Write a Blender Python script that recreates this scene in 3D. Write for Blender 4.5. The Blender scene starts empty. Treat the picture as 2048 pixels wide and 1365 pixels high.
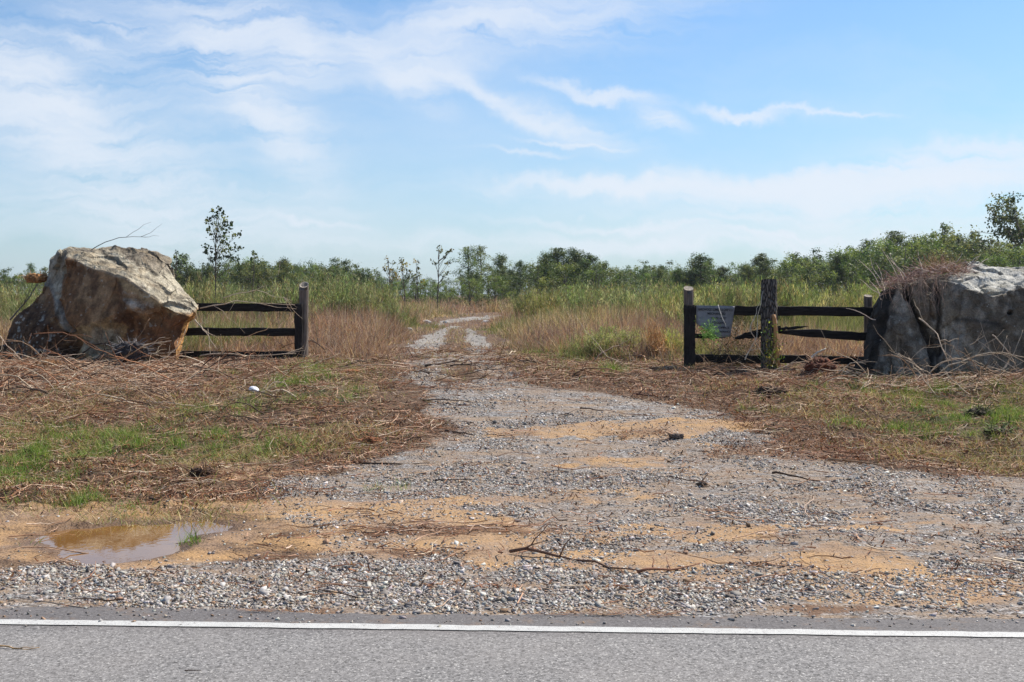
import bpy, bmesh, math, random
import numpy as np
from mathutils import Vector, Matrix
from mathutils.geometry import delaunay_2d_cdt
R = math.radians
rng = np.random.default_rng(7)
random.seed(7)
C = bpy.context.scene.collection
scene = bpy.context.scene

# ------------------------------------------------------------------ camera
HAZE = .0002
F, HZ, H = 2200.0, 590.0, 1.7          # focal length in photo pixels, horizon row, eye height
cam = bpy.data.cameras.new("camera"); cam_o = bpy.data.objects.new("camera", cam); C.objects.link(cam_o)
cam.sensor_width = 36.0; cam.lens = 36.0 * F / 2048.0
cam.shift_y = (HZ - 682.5) / 2048.0
cam.clip_start = 0.05; cam.clip_end = 9000
cam_o.location = (0, 0, H); cam_o.rotation_euler = (R(90), 0, 0)
scene.camera = cam_o

# ------------------------------------------------------------------ light
SUN_EL, SUN_AZ = R(50), R(52)          # azimuth from the view direction towards the right
scene.view_settings.view_transform = 'Standard'; scene.view_settings.look = 'None'
scene.view_settings.exposure = 0.52; scene.view_settings.gamma = 1.0
sun = bpy.data.lights.new("sun", 'SUN'); sun.energy = 5.0; sun.angle = R(0.5); sun.color = (1.0, 0.94, 0.84)
sun_o = bpy.data.objects.new("sun", sun); C.objects.link(sun_o)
sdir = Vector((math.sin(SUN_AZ)*math.cos(SUN_EL), math.cos(SUN_AZ)*math.cos(SUN_EL), math.sin(SUN_EL)))
sun_o.rotation_euler = sdir.to_track_quat('Z', 'Y').to_euler(); sun_o.location = (20, 10, 30)

world = bpy.data.worlds.new("World"); scene.world = world; world.use_nodes = True
wn = world.node_tree; wn.nodes.clear()
def N(nt, typ, ins=None, **props):
    n = nt.nodes.new(typ)
    for k, v in props.items(): setattr(n, k, v)
    if ins:
        for k, v in ins.items():
            s = n.inputs[k]
            if isinstance(v, bpy.types.NodeSocket): nt.links.new(v, s)
            else: s.default_value = v
    return n
def M(nt, op, a, b=None, clamp=False):
    n = nt.nodes.new('ShaderNodeMath'); n.operation = op; n.use_clamp = clamp
    for i, v in enumerate((a, b)):
        if v is None: continue
        if isinstance(v, bpy.types.NodeSocket): nt.links.new(v, n.inputs[i])
        else: n.inputs[i].default_value = v
    return n.outputs[0]
def MIX(nt, f, a, b, mode='MIX'):
    n = nt.nodes.new('ShaderNodeMix'); n.data_type = 'RGBA'; n.blend_type = mode
    for s, v in ((n.inputs[0], f), (n.inputs[6], a), (n.inputs[7], b)):
        if isinstance(v, bpy.types.NodeSocket): nt.links.new(v, s)
        elif s.type == 'RGBA': s.default_value = (*v, 1) if len(v) == 3 else v
        else: s.default_value = v
    return n.outputs[2]
sky = N(wn, 'ShaderNodeTexSky', sky_type='NISHITA', sun_disc=False, sun_elevation=SUN_EL, sun_rotation=SUN_AZ,
        altitude=50, air_density=1.15, dust_density=0.6, ozone_density=2.6)
tc = N(wn, 'ShaderNodeTexCoord')
sep = N(wn, 'ShaderNodeSeparateXYZ', {0: tc.outputs['Generated']})
yy = M(wn, 'MAXIMUM', M(wn, 'ABSOLUTE', sep.outputs[1]), 0.05)
cu = M(wn, 'DIVIDE', sep.outputs[0], yy); cv = M(wn, 'DIVIDE', sep.outputs[2], yy)
uv = N(wn, 'ShaderNodeCombineXYZ', {0: cu, 1: cv}).outputs[0]
warp = N(wn, 'ShaderNodeTexNoise', {'Vector': uv, 'Scale': 9.0, 'Detail': 5.0, 'Roughness': 0.6})
warp2 = N(wn, 'ShaderNodeTexNoise', {'Vector': uv, 'Scale': 40.0, 'Detail': 5.0, 'Roughness': 0.7})
def wadd(vec, tex, amp):
    s = N(wn, 'ShaderNodeVectorMath', {0: tex.outputs['Color'], 1: (0.5, 0.5, 0.5)}, operation='SUBTRACT').outputs[0]
    s = N(wn, 'ShaderNodeVectorMath', {0: s, 'Scale': amp}, operation='SCALE').outputs[0]
    return N(wn, 'ShaderNodeVectorMath', {0: vec, 1: s}, operation='ADD').outputs[0]
uvw = wadd(wadd(uv, warp, 0.07), warp2, 0.014)
strokes = [(1000,50,330,62,-9,.85),(900,100,120,50,-30,.45),(1010,205,140,17,27,1.1),(1130,248,110,26,22,.65),(1195,185,110,13,12,.8),
 (1480,224,85,10,6,.95),(1640,226,120,6,2,.45),(1310,246,55,18,18,.75),(530,215,170,50,52,.95),(500,50,190,60,20,.7),(600,110,60,45,60,.5),
 (780,130,110,35,42,.75),(70,150,190,55,30,.7),(170,300,280,80,28,.7),(60,220,200,60,20,.5),(1520,372,420,20,-1,1.5),(1230,380,170,12,3,1.1),(1900,340,240,34,-7,1.6),(1700,410,400,40,0,.9),
 (1500,480,560,20,0,1.0),(1350,455,260,7,3,1.0),(280,430,420,60,4,.4),(1150,294,80,5,8,.85),(240,42,110,16,10,.5),(160,82,90,14,12,.4),
 (600,440,120,6,2,.5),(1060,312,80,6,3,.5),(350,150,300,130,30,.25)]
tot = None
for (u, v, L, Wd, ang, st) in strokes:
    mp = N(wn, 'ShaderNodeMapping', {'Vector': uvw, 'Location': ((u-1024)/F, (HZ-v)/F, 0), 'Rotation': (0, 0, -R(ang)), 'Scale': (L/F, Wd/F, 1)}, vector_type='TEXTURE')
    dp = N(wn, 'ShaderNodeVectorMath', {0: mp.outputs[0], 1: mp.outputs[0]}, operation='DOT_PRODUCT').outputs['Value']
    e = M(wn, 'MULTIPLY', M(wn, 'EXPONENT', M(wn, 'MULTIPLY', dp, -1.0)), st)
    tot = e if tot is None else M(wn, 'ADD', tot, e)
def fibre(ang, sx, sy, seed):
    mp = N(wn, 'ShaderNodeMapping', {'Vector': uvw, 'Location': (seed, seed, 0), 'Rotation': (0, 0, R(ang)), 'Scale': (sx, sy, 1)})
    return N(wn, 'ShaderNodeTexNoise', {'Vector': mp.outputs[0], 'Scale': 1.0, 'Detail': 8.0, 'Roughness': 0.62}).outputs[0]
fa = fibre(32, 6, 46, 1.0); fb = fibre(-3, 5, 48, 5.0)
msk = N(wn, 'ShaderNodeMapRange', {0: cu, 1: -0.2, 2: 0.2}).outputs[0]
ff = N(wn, 'ShaderNodeMix', {0: msk, 2: fa, 3: fb}).outputs[0]
ff = N(wn, 'ShaderNodeMapRange', {0: ff, 1: 0.36, 2: 0.66, 3: 0.08, 4: 1.5}).outputs[0]
dens = M(wn, 'MULTIPLY', tot, ff)
veil = M(wn, 'MULTIPLY', N(wn, 'ShaderNodeMapRange', {0: fibre(20, 1.5, 5, 9.0), 1: 0.45, 2: 0.75, 3: 0, 4: .22}).outputs[0], 1.0)
dens = M(wn, 'ADD', dens, veil)
dens = M(wn, 'MULTIPLY', M(wn, 'SUBTRACT', 1.0, M(wn, 'EXPONENT', M(wn, 'MULTIPLY', dens, -2.0))), 0.86, clamp=True)
hz = N(wn, 'ShaderNodeMapRange', {0: cv, 1: 0.0, 2: 0.28, 3: 0.45, 4: 0.0}).outputs[0]
skyc = MIX(wn, 1.0, sky.outputs[0], (0.82, 1.06, 1.28), 'MULTIPLY')
skyc = MIX(wn, hz, skyc, (5.0, 6.25, 7.9))
skyc = MIX(wn, dens, skyc, (7.6, 8.1, 8.9))
bg = N(wn, 'ShaderNodeBackground', {'Color': skyc, 'Strength': 0.076})
wo = N(wn, 'ShaderNodeOutputWorld', {0: bg.outputs[0]})

# ------------------------------------------------------------------ numpy helpers
def _hash(ix, iy, iz, seed):
    h = (ix.astype(np.int64)*374761393 + iy.astype(np.int64)*668265263 + iz.astype(np.int64)*2147483647 + seed*1274126177) & 0xFFFFFFFF
    h = ((h ^ (h >> 13)) * 1274126177) & 0xFFFFFFFF
    h = ((h ^ (h >> 16)) * 2246822519) & 0xFFFFFFFF
    return ((h ^ (h >> 15)) & 0xFFFFFF) / float(0xFFFFFF)
def vnoise(x, y, z=None, seed=0):
    if z is None: z = np.zeros_like(x)
    ix, iy, iz = np.floor(x), np.floor(y), np.floor(z)
    fx, fy, fz = x-ix, y-iy, z-iz
    fx, fy, fz = [t*t*(3-2*t) for t in (fx, fy, fz)]
    flat = not np.any(iz) and not np.any(fz)
    def lay(k):
        a = _hash(ix, iy, iz+k, seed); b = _hash(ix+1, iy, iz+k, seed)
        c = _hash(ix, iy+1, iz+k, seed); d = _hash(ix+1, iy+1, iz+k, seed)
        return (a*(1-fx)+b*fx)*(1-fy) + (c*(1-fx)+d*fx)*fy
    l0 = lay(0)
    if flat: return l0
    return l0*(1-fz) + lay(1)*fz
def fbm(x, y, z=None, octv=4, seed=0, gain=0.5):
    s = 0; a = 1; t = 0
    for o in range(octv):
        k = 2.03**o
        s = s + a*vnoise(x*k+o*17.3, y*k+o*9.1, None if z is None else z*k+o*5.7, seed+o*31); t += a; a *= gain
    return s/t
def sstep(a, b, x):
    t = np.clip((x-a)/(b-a), 0, 1); return t*t*(3-2*t)
def prof(Y): return 0.62*sstep(8.5, 17.5, Y)
_Yt = np.concatenate([np.linspace(3, 60, 6000), np.linspace(60.1, 400, 2000)])
_Vt = HZ + F*(H-prof(_Yt))/_Yt
def Yof(v): return np.interp(-np.asarray(v, float), -_Vt, _Yt)
def P(u, v):
    Y = Yof(v); return np.array([(u-1024)/F*Y, Y])
def WP(u, v, Y):                       # the world point seen at photo pixel (u, v) at distance Y
    return Vector(((u-1024)/F*Y, Y, H-(v-HZ)/F*Y))
def poly(pts): return np.array([P(u, v) for u, v in pts])
def sdist(x, y, pg):                   # signed distance, positive inside
    d = np.full(x.shape, 1e9); ins = np.zeros(x.shape, bool)
    n = len(pg)
    for i in range(n):
        ax, ay = pg[i]; bx, by = pg[(i+1) % n]
        ex, ey = bx-ax, by-ay
        t = np.clip(((x-ax)*ex+(y-ay)*ey)/(ex*ex+ey*ey+1e-12), 0, 1)
        d = np.minimum(d, np.hypot(x-ax-t*ex, y-ay-t*ey))
        c = ((ay > y) != (by > y)) & (x < ex*(y-ay)/(ey if abs(ey) > 1e-12 else 1e-12)+ax)
        ins ^= c
    return np.where(ins, d, -d)
def ell(x, y, L):                      # soft ellipses given in photo pixels, evaluated on the ground
    s = np.zeros(x.shape)
    for (u, v, ru, rv, st) in L:
        cx, cy = P(u, v); rx = ru/F*cy; ry = (Yof(v-rv)-Yof(v+rv))/2
        q = ((x-cx)/rx)**2 + ((y-cy)/ry)**2
        s = np.maximum(s, st*np.exp(-q*q*0.7))
    return s
DRIVE = poly([(835,770),(1000,762),(1150,775),(1290,798),(1420,822),(1500,858),(1640,905),(1800,938),(2060,965),(2600,1000),(3400,1100),(3400,1300),
              (-1400,1300),(-1400,1128),(60,1128),(330,1128),(620,1100),(560,1015),(545,985),(600,950),(720,928),(810,905),(890,880),(870,830)])
SANDZ = poly([(-1400,1020),(100,1012),(250,995),(560,998),(820,1000),(1000,1030),(1090,1065),(1060,1100),(1300,1112),(1600,1112),(1950,1150),(2300,1190),(1900,1200),(1500,1165),
              (1100,1140),(700,1125),(330,1128),(60,1126),(-1400,1124)])
RUTL = poly([(792,713),(872,713),(888,692),(893,668),(925,654),(900,652),(868,664),(838,678)])
RUTF = poly([(872,650),(905,646),(975,640),(1030,634),(1000,632),(935,635),(895,640)])
RUTR = poly([(940,712),(1000,712),(982,688),(955,668),(940,656),(928,660),(930,680)])
TRACK = poly([(745,722),(1060,722),(1020,684),(985,660),(985,648),(1080,634),(1120,626),(960,626),(860,636),(815,660)])
PUD = poly([(78,1068),(110,1056),(200,1049),(340,1040),(400,1037),(465,1043),(450,1054),(395,1063),(345,1078),(330,1093),(290,1108),(200,1113),(150,1107),(138,1090),(98,1079)])
SANDS = [(1200,866,230,16,1),(1330,853,110,11,1),(985,866,40,12,.9),(1235,922,120,14,.7),(1480,890,120,10,.5),(1560,1060,300,10,.6),(1300,1060,200,8,.6),(1380,942,110,14,.4),(850,1008,140,12,.7),(1180,995,100,16,.6),(1480,1000,120,12,.35),
         (1750,1035,250,14,.4),(1600,1130,280,22,.85),(1900,1165,230,20,.6),(1100,1110,350,14,.85),(720,1045,280,22,.6),(1690,985,60,8,.4),(1450,850,60,6,.6),(550,935,110,22,.6),(650,850,60,10,.3)]
GREENS = [(620,765,80,26,1),(640,735,60,12,.8),(90,892,160,38,1.0),(30,950,110,35,.75),(350,885,230,30,.5),(1970,835,130,38,1),(1790,858,120,14,.7),(1505,822,45,9,.8),(1225,735,32,11,.9),
          (1120,702,70,14,.8),(470,742,60,8,.5),(140,1008,90,9,.6),(700,790,40,14,.5),(780,975,60,8,.3),(580,1140,35,8,.5),(720,1130,30,6,.5),(1900,790,140,26,.75),(1700,780,100,14,.4),(250,870,140,26,.7),(500,900,120,22,.45),(420,820,120,14,.4),(560,800,70,12,.6),(250,1015,50,7,.4),(380,1082,30,6,.7)]
BROWNS = [(900,1062,200,12,.9),(800,1105,160,8,.6),(700,870,160,40,.6),(1650,1215,110,8,.8),(560,1218,140,6,.8),(1300,1185,120,6,.4),(1700,900,250,22,.9),(1600,800,200,30,.6),(350,955,90,18,.9),(1030,872,40,8,.5),(1280,868,60,8,.6),(1540,1132,60,7,.5)]
PUC = PUD.mean(0)
GRC = poly([(815,775),(1050,770),(1010,735),(1000,708),(790,708),(805,740)])
def masks(x, y):
    n1 = fbm(x*1.3, y*1.3, octv=4, seed=3)-.5; n2 = fbm(x*6, y*6, octv=3, seed=5)-.5
    w = n1*0.9+n2*0.35
    g = sstep(-0.18, 0.22, sdist(x, y, DRIVE)+w*0.9)
    gc = sstep(-.4, .4, sdist(x, y, GRC)+w*.8)*sstep(.40, .60, fbm(x*1.4+3, y*2.2, octv=4, seed=17)+.12); g = np.maximum(g, gc)
    sz = sstep(-0.15, 0.15, sdist(x, y, SANDZ)+w*0.5)*(0.72+n1*1.2)
    s = np.clip(np.maximum(sz, ell(x+n2*.5+n1*1.6, y+n2*.35+n1*.9, SANDS)*1.25+n2*.5*1), 0, 1)
    s = np.clip((s*(.35+1.35*fbm(x*2.3+7, y*4.0, octv=4, seed=8))-0.27)*2.2, 0, 1)
    rut = (.65+.35*sstep(.38, .58, fbm(x*1.1, y*.7, octv=3, seed=18)))*sstep(-0.1, 0.12, np.maximum(np.maximum(sdist(x, y, RUTL), sdist(x, y, RUTR)), sdist(x, y, RUTF)+.1)+w*0.35)
    tr = sstep(-0.3, 0.3, sdist(x, y, TRACK)+w*0.8)
    gr = np.clip(ell(x+n2*.3, y+n2*.4, GREENS)*(1.0+n2*2.2)+n1*.25-.05, 0, 1)
    br = np.clip(ell(x+n2*.2, y+n2*.3, BROWNS)+n2*.6, 0, 1)
    return g, s, rut, tr, gr, br, w
def gh(x, y):
    z = prof(y)
    far = sstep(30, 60, y)
    d = sdist(x, y, PUD)
    near = (1-sstep(60, 90, y))*sstep(5.95, 6.5, y)
    rough = sstep(0.0, 0.8, -sdist(x, y, DRIVE))*sstep(7.5, 9, y)*(1-.75*sstep(15.2, 16, y)*(np.abs(x) > 2))
    lump = (fbm(x*.9, y*.9, octv=4, seed=11)-.5)
    z = z + near*(lump*0.05 + rough*(lump*0.16 + (fbm(x*5, y*5, octv=3, seed=12)-.5)*0.09) + (fbm(x*3.1, y*3.1, octv=3, seed=14)-.5)*0.034+(fbm(x*9, y*9, octv=3, seed=16)-.5)*0.016)
    z = z + 0.07*np.exp(-((x+7.6)/2.0)**2-((y-16.2)/1.0)**2) + 0.08*np.exp(-((x-7)/3)**2-((y-14.6)/.9)**2)
    z = z - sstep(-0.30, 0.25, d + (fbm(x*7, y*7, octv=3, seed=15)-.5)*.12)*0.075
    ry = y - (5.85-0.037*x)            # road edge: the ground dips under the road's sheet
    z = np.where(ry < 0.0, z*0 - 0.012, np.where(ry < .35, z*sstep(0, .35, ry)-0.012*(1-sstep(0, .35, ry)), z))
    return z

def mesh_np(name, V, F4=None, F3=None, col=None, smooth=False, mat=None, parent=None, attrs=None):
    me = bpy.data.meshes.new(name)
    V = np.asarray(V, np.float32); me.vertices.add(len(V)); me.vertices.foreach_set('co', V.ravel())
    f4 = np.zeros((0, 4), np.int32) if F4 is None else np.asarray(F4, np.int32); f3 = np.zeros((0, 3), np.int32) if F3 is None else np.asarray(F3, np.int32)
    li = np.concatenate([f4.ravel(), f3.ravel()]); me.loops.add(len(li)); me.loops.foreach_set('vertex_index', li)
    tot_ = np.concatenate([np.full(len(f4), 4), np.full(len(f3), 3)]).astype(np.int32)
    st = np.concatenate([[0], np.cumsum(tot_)[:-1]]).astype(np.int32)
    me.polygons.add(len(tot_)); me.polygons.foreach_set('loop_start', st); me.polygons.foreach_set('loop_total', tot_)
    if smooth: me.polygons.foreach_set('use_smooth', np.ones(len(tot_), bool))
    def put(nm, c):
        a = me.attributes.new(nm, 'FLOAT_COLOR', 'POINT')
        c = np.asarray(c, np.float32); c = np.concatenate([c, np.ones((len(c), 1), np.float32)], 1) if c.shape[1] == 3 else c
        a.data.foreach_set('color', c.ravel())
    if col is not None: put('col', col)
    for k, c in (attrs or {}).items(): put(k, c)
    me.update(calc_edges=True); me.validate()
    if mat: me.materials.append(mat)
    o = bpy.data.objects.new(name, me); C.objects.link(o)
    if parent: o.parent = parent
    return o
class MB:
    def __init__(s): s.V = []; s.Q = []; s.T = []; s.Cc = []; s.n = 0
    def add(s, V, Q=None, T=None, col=(.5, .5, .5)):
        V = np.asarray(V, float).reshape(-1, 3)
        if Q is not None and len(Q): s.Q.append(np.asarray(Q).reshape(-1, 4)+s.n)
        if T is not None and len(T): s.T.append(np.asarray(T).reshape(-1, 3)+s.n)
        col = np.asarray(col, float); s.Cc.append(np.broadcast_to(col, (len(V), 3)) if col.ndim == 1 else col)
        s.V.append(V); s.n += len(V)
    def build(s, name, mat, parent=None, smooth=False):
        return mesh_np(name, np.concatenate(s.V), np.concatenate(s.Q) if s.Q else None, np.concatenate(s.T) if s.T else None,
                       np.concatenate(s.Cc), smooth, mat, parent)
def tag(o, label=None, cat=None, group=None, kind=None):
    if label: o['label'] = label
    if cat: o['category'] = cat
    if group: o['group'] = group
    if kind: o['kind'] = kind
    return o
def empty(name, loc=(0, 0, 0)):
    o = bpy.data.objects.new(name, None); C.objects.link(o); o.location = loc; o.empty_display_size = .2; return o
def copy_tree(o, loc, rz=0, sc=(1, 1, 1)):
    r = o.copy(); C.objects.link(r); r.location = loc; r.rotation_euler = (0, 0, rz); r.scale = sc
    for ch in o.children:
        c = ch.copy(); C.objects.link(c); c.parent = r
    return r
def ribbons(base, head, L, phi0, kap, width, col, segs=3, tip=0.15, tw=None, colgrad=0.0):
    n = len(base); S = segs+1; V = np.zeros((n, S, 2, 3)); p = base.copy()
    hx, hy = np.cos(head), np.sin(head)
    tw = rng.uniform(0, math.pi*2, n) if tw is None else tw
    wx, wy = np.cos(tw), np.sin(tw)
    for k in range(S):
        t = k/segs; w = width*(1-(1-tip)*t**1.3)*0.5
        V[:, k, 0, 0] = p[:, 0]-wx*w; V[:, k, 0, 1] = p[:, 1]-wy*w; V[:, k, 0, 2] = p[:, 2]
        V[:, k, 1, 0] = p[:, 0]+wx*w; V[:, k, 1, 1] = p[:, 1]+wy*w; V[:, k, 1, 2] = p[:, 2]
        ph = phi0+kap*(t+0.5/segs); d = L/segs
        p = p + np.stack([hx*np.sin(ph)*d, hy*np.sin(ph)*d, np.cos(ph)*d], 1)
    i0 = (np.arange(n)*S*2)[:, None]+(np.arange(segs)*2)[None]
    Q = np.stack([i0, i0+1, i0+3, i0+2], -1).reshape(-1, 4)
    cc = np.repeat(col[:, None, :], S*2, 1).reshape(-1, 3)
    return V.reshape(-1, 3), Q, cc
def tubes(cen, rad, col, sides=3):     # cen (N,S,3), rad (N,S)
    cen = np.asarray(cen, float); rad = np.asarray(rad, float); n, S = rad.shape
    t = np.gradient(cen, axis=1); t /= np.linalg.norm(t, axis=2, keepdims=True)+1e-9
    ref = np.where(np.abs(t[..., 2:3]) > .9, np.array([1., 0, 0]), np.array([0, 0, 1.]))
    a = np.cross(t, ref); a /= np.linalg.norm(a, axis=2, keepdims=True)+1e-9; b = np.cross(t, a)
    ang = np.arange(sides)*2*math.pi/sides
    V = cen[:, :, None]+rad[:, :, None, None]*(a[:, :, None]*np.cos(ang)[:, None]+b[:, :, None]*np.sin(ang)[:, None])
    base = (np.arange(n)*S*sides)[:, None, None]+(np.arange(S-1)*sides)[None, :, None]
    j = np.arange(sides); j2 = (j+1) % sides
    Q = np.stack([base+j, base+j2, base+sides+j2, base+sides+j], -1).reshape(-1, 4)
    cc = np.broadcast_to(np.asarray(col, float).reshape(-1, 1, 3) if np.asarray(col).ndim == 2 else np.asarray(col, float).reshape(1, 1, 3), (n, S*sides, 3)).reshape(-1, 3)
    return V.reshape(-1, 3), Q, None, cc
def addtube(mb, pts, rads, col, sides=5, cap=True):
    pts = np.array([tuple(p) for p in pts], float); rads = np.asarray(rads, float)
    V, Q, _, cc = tubes(pts[None], rads[None], np.asarray(col, float), sides)
    T = []
    if cap:
        m = len(pts)*sides
        V = np.concatenate([V, pts[:1], pts[-1:]]); cc = np.concatenate([cc, cc[:2]])
        for j in range(sides):
            T.append((m, (j+1) % sides, j)); T.append((m+1, m-sides+j, m-sides+(j+1) % sides))
    mb.add(V, Q, T, cc)
CUBE = np.array([[x, y, z] for x in (-1, 1) for y in (-1, 1) for z in (-1, 1)], float)*.5
CQ = np.array([(0, 1, 3, 2), (4, 6, 7, 5), (0, 4, 5, 1), (2, 3, 7, 6), (0, 2, 6, 4), (1, 5, 7, 3)])
def rocks(pos, size, col, flat=.6, seed=1):
    r = np.random.default_rng(seed); n = len(pos)
    V = np.repeat(CUBE[None], n, 0)+r.uniform(-.3, .3, (n, 8, 3))
    V *= np.stack([size*r.uniform(.8, 1.4, n), size*r.uniform(.6, 1.0, n), size*flat*r.uniform(.45, 1.1, n)], 1)[:, None]
    q = r.normal(size=(n, 4))*np.array([1, .22, .22, 1.]); q /= np.linalg.norm(q, axis=1, keepdims=True)
    w, x, y, z = q.T
    Rm = np.stack([np.stack([1-2*(y*y+z*z), 2*(x*y-z*w), 2*(x*z+y*w)], 1), np.stack([2*(x*y+z*w), 1-2*(x*x+z*z), 2*(y*z-x*w)], 1), np.stack([2*(x*z-y*w), 2*(y*z+x*w), 1-2*(x*x+y*y)], 1)], 1)
    V = np.einsum('nij,nkj->nki', Rm, V)+pos[:, None]
    Q = (CQ[None]+(np.arange(n)*8)[:, None, None]).reshape(-1, 4)
    return V.reshape(-1, 3), Q, np.repeat(col, 8, 0)
def pick(cols, n, jit=.15, wts=None, r=rng):
    c = (np.array(cols, float)**1.2)[r.choice(len(cols), n, p=wts)]
    return np.clip(c*(1+r.normal(0, jit, (n, 1)))*(1+r.normal(0, jit*.1, (n, 3))), .005, .9)

# ------------------------------------------------------------------ materials
def newmat(name):
    m = bpy.data.materials.new(name); m.use_nodes = True; nt = m.node_tree; nt.nodes.clear(); return m, nt
def finish(nt, shader): N(nt, 'ShaderNodeOutputMaterial', {0: shader})
def tex_noise(nt, vec, sc, det=4, rough=.55, out=0): return N(nt, 'ShaderNodeTexNoise', {'Vector': vec, 'Scale': sc, 'Detail': det, 'Roughness': rough}).outputs[out]
def bump(nt, h, dist, strength=1.0, normal=None):
    ins = {'Height': h, 'Distance': dist, 'Strength': strength}
    if normal is not None: ins['Normal'] = normal
    return N(nt, 'ShaderNodeBump', ins).outputs[0]
def mat_col(name, rough=.85, noise_scale=30, amt=.35, bumpd=0.0, trans=0.0, spec=.3, attr='col'):
    m, nt = newmat(name)
    at = N(nt, 'ShaderNodeAttribute', attribute_name=attr).outputs['Color']
    pos = N(nt, 'ShaderNodeNewGeometry').outputs['Position'] if trans else N(nt, 'ShaderNodeTexCoord').outputs['Object']
    nz = tex_noise(nt, pos, noise_scale, 4)
    k = N(nt, 'ShaderNodeMapRange', {0: nz, 1: .3, 2: .7, 3: 1-amt, 4: 1+amt}).outputs[0]
    c = N(nt, 'ShaderNodeVectorMath', {0: at, 'Scale': k}, operation='SCALE').outputs[0]
    if name == 'leaves':
        rd_ = N(nt, 'ShaderNodeObjectInfo').outputs['Random']; rd2 = M(nt, 'FRACT', M(nt, 'MULTIPLY', rd_, 7.31))
        c = N(nt, 'ShaderNodeVectorMath', {0: c, 'Scale': N(nt, 'ShaderNodeMapRange', {0: rd_, 3: .75, 4: 1.35}).outputs[0]}, operation='SCALE').outputs[0]
        c = MIX(nt, M(nt, 'MULTIPLY', rd2, .7), c, MIX(nt, 1.0, c, (1.35, .98, .95), 'MULTIPLY'))
    ins = {'Base Color': c, 'Roughness': rough, 'Specular IOR Level': spec}
    if bumpd: ins['Normal'] = bump(nt, nz, bumpd)
    sh = N(nt, 'ShaderNodeBsdfPrincipled', ins).outputs[0]
    if trans:
        t = N(nt, 'ShaderNodeBsdfTranslucent', {'Color': MIX(nt, 1.0, c, (1.15, 1.1, .75), 'MULTIPLY')}).outputs[0]
        sh = N(nt, 'ShaderNodeMixShader', {0: trans, 1: sh, 2: t}).outputs[0]
    finish(nt, sh); return m
m_blade = mat_col('grass_blades', .7, 3, .18, 0, .35)
m_leaf = mat_col('leaves', .55, 1.2, .2, 0, .38, .35)
m_twig = mat_col('twigs', .85, 40, .3, .002)
m_bark = mat_col('bark', .9, 25, .4, .01)
m_stone = mat_col('gravel_stone', .8, 60, .2, .001)
m_chip = mat_col('litter_chips', .85, 40, .25, 0, .15)

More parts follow.
